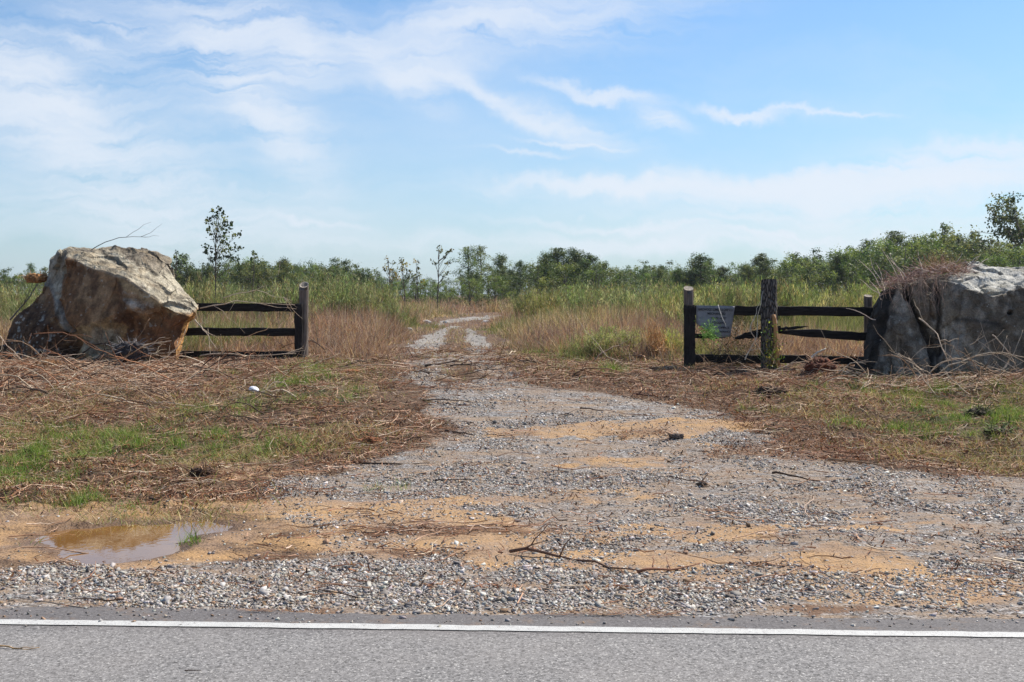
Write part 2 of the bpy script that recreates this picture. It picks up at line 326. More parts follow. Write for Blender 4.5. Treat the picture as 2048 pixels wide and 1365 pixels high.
def ground_mat():
    m, nt = newmat('ground_soil')
    pos = N(nt, 'ShaderNodeNewGeometry').outputs['Position']
    a = N(nt, 'ShaderNodeAttribute', attribute_name='m1'); sa = N(nt, 'ShaderNodeSeparateColor', {0: a.outputs['Color']})
    b = N(nt, 'ShaderNodeAttribute', attribute_name='m2'); sb = N(nt, 'ShaderNodeSeparateColor', {0: b.outputs['Color']})
    g, s, rut = sa.outputs[0], sa.outputs[1], sa.outputs[2]; gr, br, fld = sb.outputs[0], sb.outputs[1], sb.outputs[2]
    fine = tex_noise(nt, pos, 60, 5, .65); mid = tex_noise(nt, pos, 9, 5, .6); big = tex_noise(nt, pos, 1.7, 4, .6)
    v1 = N(nt, 'ShaderNodeTexVoronoi', {'Vector': pos, 'Scale': 48.0, 'Randomness': 1.0}); v2 = N(nt, 'ShaderNodeTexVoronoi', {'Vector': pos, 'Scale': 105.0})
    def ramp(f, stops):
        r = N(nt, 'ShaderNodeValToRGB', {0: f}); cr = r.color_ramp
        while len(cr.elements) < len(stops): cr.elements.new(.5)
        for e, (p, c) in zip(cr.elements, stops): e.position = p; e.color = (*c, 1)
        return r.outputs[0]
    c1 = ramp(N(nt, 'ShaderNodeSeparateColor', {0: v1.outputs['Color']}).outputs[0], [(0, (.03, .025, .02)), (.4, (.12, .108, .1)), (.75, (.28, .265, .255)), (1, (.55, .53, .51))])
    c2 = ramp(N(nt, 'ShaderNodeSeparateColor', {0: v2.outputs['Color']}).outputs[0], [(0, (.035, .028, .023)), (.5, (.17, .155, .145)), (1, (.44, .42, .40))])
    grav = MIX(nt, N(nt, 'ShaderNodeMapRange', {0: mid, 1: .42, 2: .6}).outputs[0], c1, c2)
    dirtg = MIX(nt, N(nt, 'ShaderNodeMapRange', {0: big, 1: .42, 2: .66, 4: .65}).outputs[0], grav, (.22, .15, .10))
    sand = MIX(nt, fine, (.24, .13, .055), (.56, .345, .155))
    sand = MIX(nt, N(nt, 'ShaderNodeMapRange', {0: big, 1: .4, 2: .65}).outputs[0], sand, MIX(nt, fine, (.17, .11, .075), (.37, .25, .165)))
    soil = MIX(nt, mid, (.022, .013, .008), (.12, .066, .038)); soil = MIX(nt, N(nt, 'ShaderNodeMapRange', {0: fine, 1: .4, 2: .75}).outputs[0], soil, (.22, .14, .085))
    field = MIX(nt, big, (.09, .055, .04), (.22, .145, .095))
    green = MIX(nt, mid, (.04, .055, .02), (.13, .16, .05))
    col = soil
    col = MIX(nt, M(nt, 'MULTIPLY', gr, .6), col, green)
    col = MIX(nt, fld, col, field)
    nzm = M(nt, 'MULTIPLY', M(nt, 'SUBTRACT', fine, .5), 1.6)
    def soft(x, lo=.35, hi=.65): return N(nt, 'ShaderNodeMapRange', {0: M(nt, 'ADD', x, M(nt, 'ADD', nzm, M(nt, 'MULTIPLY', M(nt, 'SUBTRACT', mid, .5), 1.2))), 1: lo, 2: hi}).outputs[0]
    col = MIX(nt, soft(g), col, dirtg)
    stk = N(nt, 'ShaderNodeMapping', {'Vector': pos, 'Scale': (1.1, 5.5, 1)}).outputs[0]; stn = tex_noise(nt, stk, 1.3, 5, .65)
    dust = N(nt, 'ShaderNodeMapRange', {0: stn, 1: .42, 2: .62, 4: .72}).outputs[0]
    col = MIX(nt, M(nt, 'MULTIPLY', dust, g), col, MIX(nt, fine, (.15, .10, .06), (.42, .295, .19)))
    sm = M(nt, 'MULTIPLY', soft(M(nt, 'ADD', s, M(nt, 'MULTIPLY', M(nt, 'SUBTRACT', stn, .5), 1.6)), .3, 1.0), .88)
    col = MIX(nt, sm, col, sand)
    col = MIX(nt, soft(rut), col, MIX(nt, .5, c2, (.30, .265, .225)))
    col = MIX(nt, M(nt, 'MULTIPLY', soft(br), .85), col, MIX(nt, fine, (.07, .035, .02), (.22, .12, .065)))
    wet = N(nt, 'ShaderNodeAttribute', attribute_name='wet').outputs['Fac']
    col = MIX(nt, M(nt, 'MULTIPLY', wet, .72), col, (.085, .045, .024))
    hh = M(nt, 'ADD', M(nt, 'MULTIPLY', M(nt, 'SUBTRACT', 1, v1.outputs['Distance']), .6), M(nt, 'MULTIPLY', fine, .7))
    nrm = bump(nt, hh, .014, .9); nrm = bump(nt, mid, .035, .6, nrm)
    rough = N(nt, 'ShaderNodeMapRange', {0: wet, 3: .92, 4: .5}).outputs[0]
    finish(nt, N(nt, 'ShaderNodeBsdfPrincipled', {'Base Color': col, 'Roughness': rough, 'Normal': nrm, 'Specular IOR Level': .25}).outputs[0]); return m

# ------------------------------------------------------------------ ground sheet
def axis(core, step, grow, end):
    a = [core]
    while a[-1] < end: a.append(a[-1]+step); step *= grow
    return a
ys = [-3.0]
while ys[-1] < 4.6: ys.append(ys[-1]+.4)
y = 4.8
while y < 5000:
    ys.append(y); y += .022 if y < 9 else (.022*(y/9)**1.3 if y < 60 else .022*(60/9)**1.3*(y/60)**2.6)
ys = np.array([-2000, -600, -200, -60, -20, -8]+ys)
xr = [0]; 
while xr[-1] < 4500:
    q = xr[-1]; xr.append(q + (.03 if q < 4 else .03*(q/4)**1.15 if q < 12 else .106*(q/12)**2.6))
xs = np.array(sorted([-q for q in xr[1:]]+xr))
GX, GY = np.meshgrid(xs, ys); gx, gy = GX.ravel(), GY.ravel()
gz = gh(gx, gy)
g_, s_, rut_, tr_, gr_, br_, w_ = masks(gx, gy)
fld_ = sstep(16.5, 19, gy+w_)*(1-tr_*.8)
ny, nx = GX.shape; ii = (np.arange(ny-1)[:, None]*nx+np.arange(nx-1)[None]).ravel()
Q = np.stack([ii, ii+1, ii+nx+1, ii+nx], 1)
wet_ = sstep(-.32, -.03, sdist(gx, gy, PUD)+w_*.3)
ground = mesh_np('ground', np.stack([gx, gy, gz], 1), Q, None, None, True, ground_mat(), None,
                 {'m1': np.stack([g_, s_, rut_], 1), 'm2': np.stack([gr_, br_, fld_], 1), 'wet': np.stack([wet_]*3, 1)})
tag(ground, 'soil, gravel and sand of the field entrance and the field', None, None, 'structure')
print('ground', len(gx))

# water in the puddle
m, nt = newmat('muddy_water')
pos = N(nt, 'ShaderNodeNewGeometry').outputs['Position']
wb = bump(nt, tex_noise(nt, pos, 14, 2), .0006, .5)
mud = MIX(nt, tex_noise(nt, pos, 5, 3), (.15, .072, .02), (.24, .12, .038))
finish(nt, N(nt, 'ShaderNodeBsdfPrincipled', {'Base Color': mud, 'Roughness': .01, 'IOR': 1.95, 'Normal': wb, 'Specular IOR Level': .75}).outputs[0])
a = np.linspace(0, 2*math.pi, 40, endpoint=False); wv = np.stack([PUC[0]+np.cos(a)*.95, PUC[1]+np.sin(a)*.75, a*0-.03], 1)
wmb = MB(); wmb.add(np.concatenate([wv, [[PUC[0], PUC[1], -.03]]]), None, [(i, (i+1) % 40, 40) for i in range(40)])
water = wmb.build('puddle_water', m); tag(water, 'shallow muddy puddle beside the road', None, None, 'structure')

# ------------------------------------------------------------------ road
def asphalt():
    m, nt = newmat('asphalt'); pos = N(nt, 'ShaderNodeNewGeometry').outputs['Position']
    v = N(nt, 'ShaderNodeTexVoronoi', {'Vector': pos, 'Scale': 150.0}); cc = N(nt, 'ShaderNodeSeparateColor', {0: v.outputs['Color']}).outputs[0]
    v2 = N(nt, 'ShaderNodeTexVoronoi', {'Vector': pos, 'Scale': 75.0}); cc2 = N(nt, 'ShaderNodeSeparateColor', {0: v2.outputs['Color']}).outputs[0]
    f = tex_noise(nt, pos, 200, 3); big = tex_noise(nt, pos, 1.2, 4)
    c = MIX(nt, M(nt, 'MULTIPLY', M(nt, 'ADD', cc, cc2), .5), (.09, .084, .08), (.28, .265, .255))
    c = MIX(nt, N(nt, 'ShaderNodeMapRange', {0: cc, 1: .95, 2: .96}).outputs[0], c, (.42, .40, .37))
    c = MIX(nt, N(nt, 'ShaderNodeMapRange', {0: tex_noise(nt, pos, 46, 4, .75), 1: .54, 2: .60, 4: .8}).outputs[0], c, (.045, .042, .04))
    c = MIX(nt, N(nt, 'ShaderNodeMapRange', {0: tex_noise(nt, pos, 60, 3, .7), 1: .60, 2: .66, 4: .55}).outputs[0], c, (.5, .48, .46))
    c = MIX(nt, N(nt, 'ShaderNodeMapRange', {0: big, 1: .4, 2: .7, 4: .3}).outputs[0], c, (.26, .235, .215))
    ed = N(nt, 'ShaderNodeAttribute', attribute_name='edge').outputs['Fac']
    c = MIX(nt, M(nt, 'MULTIPLY', ed, .6), c, (.075, .065, .065))
    dirt = N(nt, 'ShaderNodeMapRange', {0: M(nt, 'ADD', M(nt, 'MULTIPLY', ed, .35), tex_noise(nt, pos, 4, 6, .7)), 1: .88, 2: 1.0, 4: .7}).outputs[0]
    c = MIX(nt, dirt, c, (.19, .13, .09))
    n = bump(nt, M(nt, 'ADD', v.outputs['Distance'], v2.outputs['Distance']), .006, -.8)
    finish(nt, N(nt, 'ShaderNodeBsdfPrincipled', {'Base Color': c, 'Roughness': .85, 'Normal': bump(nt, f, .003, .6, n), 'Specular IOR Level': .3}).outputs[0]); return m
rx = np.concatenate([np.linspace(-400, -8, 40), np.arange(-7.9, 8, .04), np.linspace(8.1, 400, 40)])
offs = np.array([-9.5, -3, -1, -.6, -.45, -.33, -.2, -.1, -.05, 0])
jit = (fbm(rx*3, rx*0, octv=4, seed=21)-.5)*.16
RV = []; RE = []
for o_ in offs:
    k = 1 if o_ > -.15 else 0
    RV.append(np.stack([rx, 5.87-.037*rx+o_+jit*k, rx*0+.004-(.006 if o_ == 0 else 0)+.012*0], 1)); RE.append(np.full(len(rx), float(np.interp(o_, [-.42, -.25], [0, 1]))))
RV = np.concatenate(RV); RE = np.concatenate(RE); n = len(rx)
ii = (np.arange(len(offs)-1)[:, None]*n+np.arange(n-1)[None]).ravel()
road = mesh_np('road', RV, np.stack([ii, ii+1, ii+n+1, ii+n], 1), None, None, True, asphalt(), None, {'edge': np.stack([RE]*3, 1)})
tag(road, None, None, None, 'structure')
m, nt = newmat('road_paint'); pos = N(nt, 'ShaderNodeNewGeometry').outputs['Position']
wear = N(nt, 'ShaderNodeMapRange', {0: tex_noise(nt, pos, 45, 6, .75), 1: .54, 2: .64}).outputs[0]
c = MIX(nt, tex_noise(nt, pos, 12, 5), (.36, .35, .33), (.56, .55, .52)); c = MIX(nt, wear, c, (.28, .26, .25))
finish(nt, N(nt, 'ShaderNodeBsdfPrincipled', {'Base Color': c, 'Roughness': .7, 'Normal': bump(nt, tex_noise(nt, pos, 150, 3), .004)}).outputs[0])
w0 = 5.538-.0428*rx+(fbm(rx*9, rx*0, octv=3, seed=22)-.5)*.012; w1 = w0+.083+(fbm(rx*9, rx*0+5, octv=3, seed=23)-.5)*.014
LV = np.concatenate([np.stack([rx, w0, rx*0+.009], 1), np.stack([rx, w1, rx*0+.009], 1)]); ii = np.arange(n-1)
line = mesh_np('road_marking', LV, np.stack([ii, ii+1, ii+n+1, ii+n], 1), None, None, False, m); tag(line, None, None, None, 'structure')

# ------------------------------------------------------------------ gravel stones
def scatter(n, y0, y1, k, xw, r=rng):  # positions with density falling as Y^-k
    n = int(n*1.3); xw = xw+1.6; t = r.uniform(0, 1, n)
    if abs(k-1) < 1e-6: Y = y0*(y1/y0)**t
    else: Y = (y0**(1-k)+t*(y1**(1-k)-y0**(1-k)))**(1/(1-k))
    X = r.uniform(-1, 1, n)*(Y*.5+xw)
    return X, Y
X, Y = scatter(900000, 5.6, 17, 1.9, .6)
g_, s_, rut_, tr_, gr_, br_, w_ = masks(X, Y)
roadd = Y-(5.87-.037*X)
cl = fbm(X*2.2, Y*2.2, octv=3, seed=31)
pr = g_*(1-s_*.82)*(.10+1.5*sstep(.38, .62, cl))*sstep(-.02, .12, roadd)*(1-.7*br_)
shoulder = sstep(5.92, 6.12, Y+.037*X)*(1-sstep(6.65, 7.05, Y+.02*X+w_*.8))
pr = np.maximum(pr*(.42), shoulder*(.42)*(.12+1.1*sstep(.36, .62, fbm(X*2.6, Y*5, octv=4, seed=33)))*(1-sstep(1.0, 3.0, X+w_*3)*.6))
pr = np.maximum(pr, .012*(roadd > 0)*(sdist(X, Y, PUD) < -.05)); pr = np.where(roadd < 0, .02*np.exp(roadd*5), pr)
k = rng.uniform(0, 1, len(X)) < pr*.75
X, Y, shk = X[k], Y[k], shoulder[k]
size = np.clip(rng.lognormal(math.log(.0085), .48, len(X)), .004, .036)*(1+.05*shk)*(1+.02*(Y-6))
col = pick([(.42, .39, .36), (.33, .305, .285), (.54, .515, .48), (.18, .155, .14), (.38, .31, .245), (.28, .19, .125)], len(X), .26, [.27, .24, .13, .14, .14, .08])
rd = Y < 5.87-.037*X
Z = np.where(rd, .006, gh(X, Y))+size*.15
v_, q_, c_ = rocks(np.stack([X, Y, Z-size*.12], 1), size, col)
gs = mesh_np('gravel', v_, q_, None, c_, False, m_stone); tag(gs, 'loose crushed grey stones over the driveway and the road shoulder', 'gravel', None, 'stuff')
print('stones', len(X))
# pale stones on the field track
X, Y = scatter(60000, 17, 60, 1.6, 0); g_, s_, rut_, tr_, gr_, br_, w_ = masks(X, Y)
k = rng.uniform(0, 1, len(X)) < rut_*.22+tr_*.05; X, Y = X[k], Y[k]
size = rng.uniform(.012, .04, len(X)); col = pick([(.44, .40, .36), (.34, .30, .26), (.26, .19, .14)], len(X), .2)
v_, q_, c_ = rocks(np.stack([X, Y, gh(X, Y)+size*.1], 1), size, col, .5, 2)
gs2 = mesh_np('gravel', v_, q_, None, c_, False, m_stone); tag(gs2, 'pale stones in the wheel ruts of the field track', 'gravel', None, 'stuff')

# ------------------------------------------------------------------ litter: chips, twigs, matted grass
X, Y = scatter(330000, 6.3, 23, 1.5, .6); g_, s_, rut_, tr_, gr_, br_, w_ = masks(X, Y)
belt = sstep(14.3, 15.6, Y+w_)*(1-sstep(19, 22, Y+w_))
off = (1-g_)*(Y > 8.5)
pr = off*(.25+1.0*sstep(.38, .6, fbm(X*1.8, Y*1.8, octv=4, seed=42)))*.9*(1-.5*rut_)+belt*.9+br_*.8+.02*g_; pr *= (sdist(X, Y, PUD) < -.1); pr *= 1-.82*sstep(-.4, .5, sdist(X, Y, GRC)+w_*.8)
pud_gap = (1-s_*.85); pr *= np.where(Y < 9, pud_gap, 1)
k = rng.uniform(0, 1, len(X)) < pr; X, Y, br_, s_, belt = X[k], Y[k], br_[k], s_[k], belt[k]
n = len(X); L = rng.uniform(.012, .05, n)*(1+.03*(Y-7)); col = pick([(.17, .08, .045), (.30, .16, .095), (.44, .29, .19), (.06, .032, .022), (.36, .15, .06), (.56, .42, .30)], n, .25, [.24, .24, .2, .12, .08, .12])
v_, q_, c_ = ribbons(np.stack([X, Y, gh(X, Y)+rng.uniform(.0, .02, n)], 1), rng.uniform(0, 6.28, n), L, rng.uniform(.9, 1.7, n), rng.uniform(-.8, .8, n), L*.3, col, 2, .6)
lt = mesh_np('leaf_litter', v_, q_, None, c_, False, m_chip); tag(lt, 'brown bark chips and dead leaves strewn over the verge', 'litter', None, 'stuff')
def twig_cloud(n, X, Y, Lr, Rr, cols, up=.06, wob=.12, zoff=.012, wts=None, jit=.2, seg=5):
    L = rng.uniform(*Lr, n)*rng.uniform(.5, 1.2, n); hd = rng.normal(0, .8, n)+math.pi*(rng.uniform(0, 1, n) < .5)
    t = np.linspace(-.5, .5, seg); up_ = rng.normal(0, up, n)
    cx = X[:, None]+np.cos(hd)[:, None]*L[:, None]*t; cy = Y[:, None]+np.sin(hd)[:, None]*L[:, None]*t
    nz = rng.normal(0, wob, (n, seg))*L[:, None]*.5
    cx += -np.sin(hd)[:, None]*nz; cy += np.cos(hd)[:, None]*nz
    cz = gh(cx.ravel(), cy.ravel()).reshape(cx.shape)+zoff+np.abs(up_)[:, None]*L[:, None]*(t+.5)+np.abs(rng.normal(0, .12, (n, seg)))*L[:, None]*.3
    rad = rng.uniform(*Rr, n)[:, None]*np.linspace(1, .45, seg)
    return tubes(np.stack([cx, cy, cz], -1), rad, pick(cols, n, jit, wts), 3)
TWC = [(.38, .22, .14), (.54, .37, .26), (.27, .13, .075), (.66, .53, .41), (.09, .05, .035)]
X, Y = scatter(120000, 6.0, 22, 1.2, .6); g_, s_, rut_, tr_, gr_, br_, w_ = masks(X, Y)
pile = np.exp(-((X+6.8)/3.0)**2-((Y-15.4)/2.6)**2)+np.exp(-((X-7.)/3.)**2-((Y-14.6)/1.3)**2)*.6
belt = sstep(14.0, 15.4, Y+w_)*(1-sstep(19, 22, Y+w_))
pr = (1-g_)*(Y > 9)*.11+pile*.9+belt*.33+br_*.10+.004; pr *= (sdist(X, Y, PUD) < 0); pr *= 1-.7*sstep(-.4, .5, sdist(X, Y, GRC)+w_*.8)
k = rng.uniform(0, 1, len(X)) < pr; X, Y = X[k], Y[k]; n = len(X)
tw = twig_cloud(n, X, Y, (.08, .5), (.0018, .006), TWC, wts=[.28, .26, .2, .14, .12])
o = mesh_np('twig_litter', tw[0], tw[1], None, tw[3], False, m_twig); tag(o, 'thin broken twigs littering the verge and the driveway', 'twigs', None, 'stuff'); print('twigs', n)
X = rng.uniform(-3.6, 3.6, 9000); Y = 5.84-.037*X+np.abs(rng.normal(0, .10, 9000))-.03; k = fbm(X*1.6, Y*5, octv=3, seed=48) > rng.uniform(.42, .7, 9000); X, Y = X[k], Y[k]; n = len(X)
v_, q_, c_ = ribbons(np.stack([X, Y, np.maximum(gh(X, Y), .008)+.004], 1), rng.normal(0, .5, n)+math.pi*(rng.uniform(0, 1, n) < .5), rng.uniform(.015, .07, n), rng.uniform(1.35, 1.6, n), rng.uniform(-.2, .2, n), rng.uniform(.002, .005, n), pick([(.30, .13, .06), (.42, .24, .13), (.16, .09, .055), (.5, .35, .2)], n, .2), 2, .5)
o = mesh_np('pine_straw', v_, q_, None, c_, False, m_chip); tag(o, 'reddish pine straw washed up along the edge of the asphalt', 'pine straw', None, 'stuff')
for (xa, xb, ya, yb, n, lb) in ((-9.2, -4.4, 14.2, 16.3, 2600, 'loose heap of fine pale and rusty twigs before the brown boulder'), (4.6, 9.5, 14.0, 14.9, 800, 'loose fine pale twigs before the grey boulder')):
    X = rng.uniform(xa, xb, n); Y = rng.uniform(ya, yb, n); k = fbm(X*.9, Y*.9, octv=3, seed=49) > rng.uniform(.25, .62, n); X, Y = X[k], Y[k]; n = len(X)
    t_ = twig_cloud(n, X, Y, (.2, .7), (.0025, .0065), [(.62, .46, .34), (.48, .30, .19), (.34, .17, .09), (.75, .62, .49), (.10, .06, .04)], up=.16, wob=.15, zoff=.02, wts=[.3, .25, .15, .18, .12])
    o = mesh_np('twig_litter', t_[0], t_[1], None, t_[3], False, m_twig); tag(o, lb, 'twigs', None, 'stuff')
# matted dry grass on the verges
X, Y = scatter(330000, 7.0, 20, 1.6, .6); g_, s_, rut_, tr_, gr_, br_, w_ = masks(X, Y)
left = sstep(.0, 1.2, -sdist(X, Y, DRIVE)+w_); pat = fbm(X*1.1, Y*1.1, octv=4, seed=41)
pr = (1-g_)*(Y > 8.2)*left*(.15+1.4*sstep(.4, .6, pat))*(1-s_*.8)*(1-.55*sstep(14.5, 16, Y)); k = rng.uniform(0, 1, len(X)) < pr*.8
X, Y, pat = X[k], Y[k], pat[k]; n = len(X)
col = pick([(.48, .36, .21), (.60, .48, .31), (.30, .20, .11), (.34, .36, .13), (.70, .60, .43), (.26, .30, .09)], n, .22, [.22, .17, .15, .18, .12, .16])
v_, q_, c_ = ribbons(np.stack([X, Y, gh(X, Y)-.003], 1), rng.uniform(0, 6.28, n), rng.uniform(.04, .16, n), rng.uniform(.3, 1.35, n), rng.uniform(.1, 1.1, n), rng.uniform(.003, .007, n), col, 3, .2)
o = mesh_np('dry_grass', v_, q_, None, c_, False, m_blade); tag(o, 'matted straw coloured dead grass on the verges', 'dry grass', None, 'stuff'); print('mat', n)
# green grass
X, Y = scatter(700000, 6.2, 24, 1.5, .6); g_, s_, rut_, tr_, gr_, br_, w_ = masks(X, Y)
tuft = fbm(X*4, Y*4, octv=2, seed=43)
pr = np.where(g_ > .6, gr_*.5*(gr_ > .2), gr_)*sstep(.36, .6, tuft)*1.1+(1-g_)*.015*(tuft > .62)*(Y > 8.4); pr *= (sdist(X, Y, PUD) < -.03)
k = rng.uniform(0, 1, len(X)) < pr; X, Y, tuft = X[k], Y[k], tuft[k]; n = len(X)
col = pick([(.17, .28, .05), (.26, .37, .08), (.11, .19, .04), (.38, .44, .15), (.52, .48, .25)], n, .2, [.3, .25, .2, .15, .1])
v_, q_, c_ = ribbons(np.stack([X, Y, gh(X, Y)-.003], 1), rng.uniform(0, 6.28, n), rng.uniform(.04, .13, n)*(.6+.9*sstep(.4, .7, tuft)), rng.uniform(.0, .7, n), rng.uniform(.1, 1.2, n), rng.uniform(.003, .006, n), col, 3, .15)
o = mesh_np('grass', v_, q_, None, c_, False, m_blade); tag(o, 'short fresh green grass growing in patches on the verges', 'grass', None, 'stuff'); print('green', n)
# dry field grass
X, Y = scatter(650000, 17.2, 120, 1.2, 1.5); g_, s_, rut_, tr_, gr_, br_, w_ = masks(X, Y)
cl = fbm(X*.5, Y*.5, octv=3, seed=45); c3 = fbm(X*.18, Y*.12, octv=3, seed=47)
pr = (1-tr_*.8)*(.35+1.1*sstep(.35, .6, cl))*sstep(17.3, 19.5, Y+w_*2-1.3*(X < -3.2))*(1-.97*rut_)
k = rng.uniform(0, 1, len(X)) < pr*.8; X, Y, cl, c3, tr_ = X[k], Y[k], cl[k], c3[k], tr_[k]; n = len(X)
c_a = pick([(.38, .265, .215), (.46, .33, .255), (.56, .44, .33), (.27, .17, .135), (.35, .25, .22), (.41, .25, .16)], n, .28)
c_b = pick([(.50, .38, .25), (.62, .50, .36), (.38, .27, .17), (.25, .25, .11)], n, .28)
sel = (c3+rng.normal(0, .05, n) > .52)[:, None]; col = np.where(sel, c_b, c_a)
gp = fbm(X*.35+40, Y*.22, octv=4, seed=46); col = np.where((gp+rng.normal(0, .04, n) > .60)[:, None], pick([(.26, .27, .12), (.34, .34, .17), (.18, .2, .08)], n, .2), col)*(.72+.6*fbm(X*.9, Y*.5, octv=3, seed=50))[:, None]
hgt = (.08+.36*sstep(17.5, 25, Y)+.30*sstep(.35, .65, cl))*rng.uniform(.4, 1.3, n)*(1-.72*tr_)*(1-.45*np.exp(-((X+.9-.0*Y)/(2.2))**2)*(Y < 45))
v_, q_, c_ = ribbons(np.stack([X, Y, gh(X, Y)-.01], 1), rng.uniform(0, 6.28, n), hgt*1.1, rng.uniform(0, .9, n), rng.uniform(-.4, 1.8, n), .0025+.00042*Y*rng.uniform(.5, 1.4, n), col, 3, .25)
o = mesh_np('dry_grass', v_, q_, None, c_, False, m_blade); tag(o, 'tall reddish tan dead grass filling the field on both sides of the track', 'dry grass', None, 'stuff'); print('field', n)

# ------------------------------------------------------------------ boulders
def shell(front, back, rim, Yb, cuts, name):
    """front/back: (u, v, dY) points; rim: silhouette (u, v, dY) in order. Two sheets joined at the rim."""
    def tri(pts):
        n = len(rim); co = [Vector((p[0], -p[1])) for p in rim]+[Vector((p[0], -p[1])) for p in pts]
        r = delaunay_2d_cdt(co, [(i, (i+1) % n) for i in range(n)], [], 1, 1e-4)
        return r
    V = [tuple(WP(u, v, Yb+d)) for u, v, d in rim]; T = []
    for pts, flip in ((front, False), (back, True)):
        r = tri(pts); src = list(rim)+list(pts); vs = []
        for k, org in enumerate(r[3]):
            i = min(org) if org else None
            if i is not None and i < len(rim): vs.append(i)
            else:
                u, v, d = src[i] if i is not None else (r[0][k].x, -r[0][k].y, .3)
                vs.append(len(V)); V.append(tuple(WP(u, v, Yb+d)))
        for f in r[2]:
            t_ = [vs[i] for i in f]; T.append(t_[::-1] if flip else t_)
    V = np.array(V); T = np.array(T)
    for lv in range(5):
        n = len(V); E = np.concatenate([T[:, [0, 1]], T[:, [1, 2]], T[:, [2, 0]]]); Es = np.sort(E, 1); key = Es[:, 0]*n+Es[:, 1]
        uq, inv = np.unique(key, return_inverse=True); mid = (V[uq//n]+V[uq % n])/2; m = inv.reshape(3, -1)+n; V = np.concatenate([V, mid])
        a_, b_, c_ = T.T; T = np.concatenate([np.stack(q, 1) for q in ((a_, m[0], m[2]), (m[0], b_, m[1]), (m[2], m[1], c_), (m[0], m[1], m[2]))])
        if lv == 2:
            for _ in range(1):
                E = np.concatenate([T[:, [0, 1]], T[:, [1, 2]], T[:, [2, 0]]]); S = np.zeros_like(V); cnt = np.bincount(E.ravel(), minlength=len(V))
                for ax in range(3): S[:, ax] = np.bincount(E[:, 0], V[E[:, 1], ax], len(V))+np.bincount(E[:, 1], V[E[:, 0], ax], len(V))
                V = V*.5+.5*S/cnt[:, None]
    me = bpy.data.meshes.new(name); me.from_pydata(V.tolist(), [], T.tolist()); me.update(); return me
def vcos(me):
    a = np.zeros(len(me.vertices)*3, np.float32); me.vertices.foreach_get('co', a); b = np.zeros_like(a); me.vertices.foreach_get('normal', b)
    return a.reshape(-1, 3).astype(float), b.reshape(-1, 3).astype(float)
def setcol(me, c, nm='col'):
    a = me.attributes.new(nm, 'FLOAT_COLOR', 'POINT'); a.data.foreach_set('color', np.concatenate([c, np.ones((len(c), 1))], 1).astype(np.float32).ravel())
def pxdist(u, v, path):
    d = np.full(u.shape, 1e9)
    for (a, b), (c, e) in zip(path[:-1], path[1:]):
        ex, ey = c-a, e-b; t = np.clip(((u-a)*ex+(v-b)*ey)/(ex*ex+ey*ey), 0, 1); d = np.minimum(d, np.hypot(u-a-t*ex, v-b-t*ey))
    return d
def pxin(u, v, pg, soft): return sstep(-soft, soft, sdist(u, v, np.array(pg, float)))
def mixc(c, f, col):
    f = np.clip(f, 0, 1)[:, None]; return c*(1-f)+np.asarray(col, float)*f
def rock_mat(name, scale=1.0):
    m, nt = newmat(name)
    at = N(nt, 'ShaderNodeAttribute', attribute_name='col').outputs['Color']
    pos = N(nt, 'ShaderNodeTexCoord').outputs['Object']
    st = N(nt, 'ShaderNodeMapping', {'Vector': pos, 'Scale': (3, 3, .8)}).outputs[0]
    nz = tex_noise(nt, pos, 9*scale, 6, .65); fn = tex_noise(nt, pos, 55, 5, .7); sk = tex_noise(nt, st, 3, 5, .6)
    k = M(nt, 'MULTIPLY', N(nt, 'ShaderNodeMapRange', {0: nz, 1: .3, 2: .7, 3: .5, 4: 1.5}).outputs[0], N(nt, 'ShaderNodeMapRange', {0: fn, 1: .3, 2: .7, 3: .6, 4: 1.45}).outputs[0])
    k = M(nt, 'MULTIPLY', k, N(nt, 'ShaderNodeMapRange', {0: sk, 1: .3, 2: .7, 3: .75, 4: 1.2}).outputs[0])
    c = N(nt, 'ShaderNodeVectorMath', {0: at, 'Scale': k}, operation='SCALE').outputs[0]
    vo = N(nt, 'ShaderNodeTexVoronoi', {'Vector': pos, 'Scale': 9.0}); 
    lich = N(nt, 'ShaderNodeMapRange', {0: M(nt, 'ADD', vo.outputs['Distance'], M(nt, 'MULTIPLY', fn, .12)), 1: .13, 2: .16, 3: 1, 4: 0}).outputs[0]
    lich = M(nt, 'MULTIPLY', lich, N(nt, 'ShaderNodeMapRange', {0: N(nt, 'ShaderNodeSeparateColor', {0: vo.outputs['Color']}).outputs[1], 1: .62, 2: .66}).outputs[0])
    c = MIX(nt, M(nt, 'MULTIPLY', lich, .7), c, (.42, .42, .38))
    n = bump(nt, fn, .02, 1.0); n = bump(nt, nz, .05, .6, n)
    finish(nt, N(nt, 'ShaderNodeBsdfPrincipled', {'Base Color': c, 'Roughness': .85, 'Normal': n, 'Specular IOR Level': .25}).outputs[0]); return m
def facets(p, cell, tilt, seed, warp_=.25):
    """flat chipped facets: every random cell has its own tilted plane"""
    q = p/cell; q = q+warp_*np.stack([fbm(q[:, 0], q[:, 1], q[:, 2], 3, seed+k)-.5 for k in (1, 2, 3)], 1)*2
    b = np.floor(q); best = np.full(len(q), 1e9); val = np.zeros(len(q)); sec = np.full(len(q), 1e9)
    for i in (-1, 0, 1):
        for j in (-1, 0, 1):
            for k in (-1, 0, 1):
                c = b+np.array([i, j, k]); h = [_hash(c[:, 0], c[:, 1], c[:, 2], seed+t) for t in range(7)]
                f = c+np.stack(h[:3], 1); d = ((q-f)**2).sum(1); nrm = np.stack(h[3:6], 1)-.5
                v = ((q-f)*nrm).sum(1)*2*tilt+(h[6]-.5)*tilt*.6
                m = d < best; sec = np.where(m, best, np.minimum(sec, d)); val = np.where(m, v, val); best = np.where(m, d, best)
    return val, np.sqrt(sec)-np.sqrt(best)
YL = 17.3
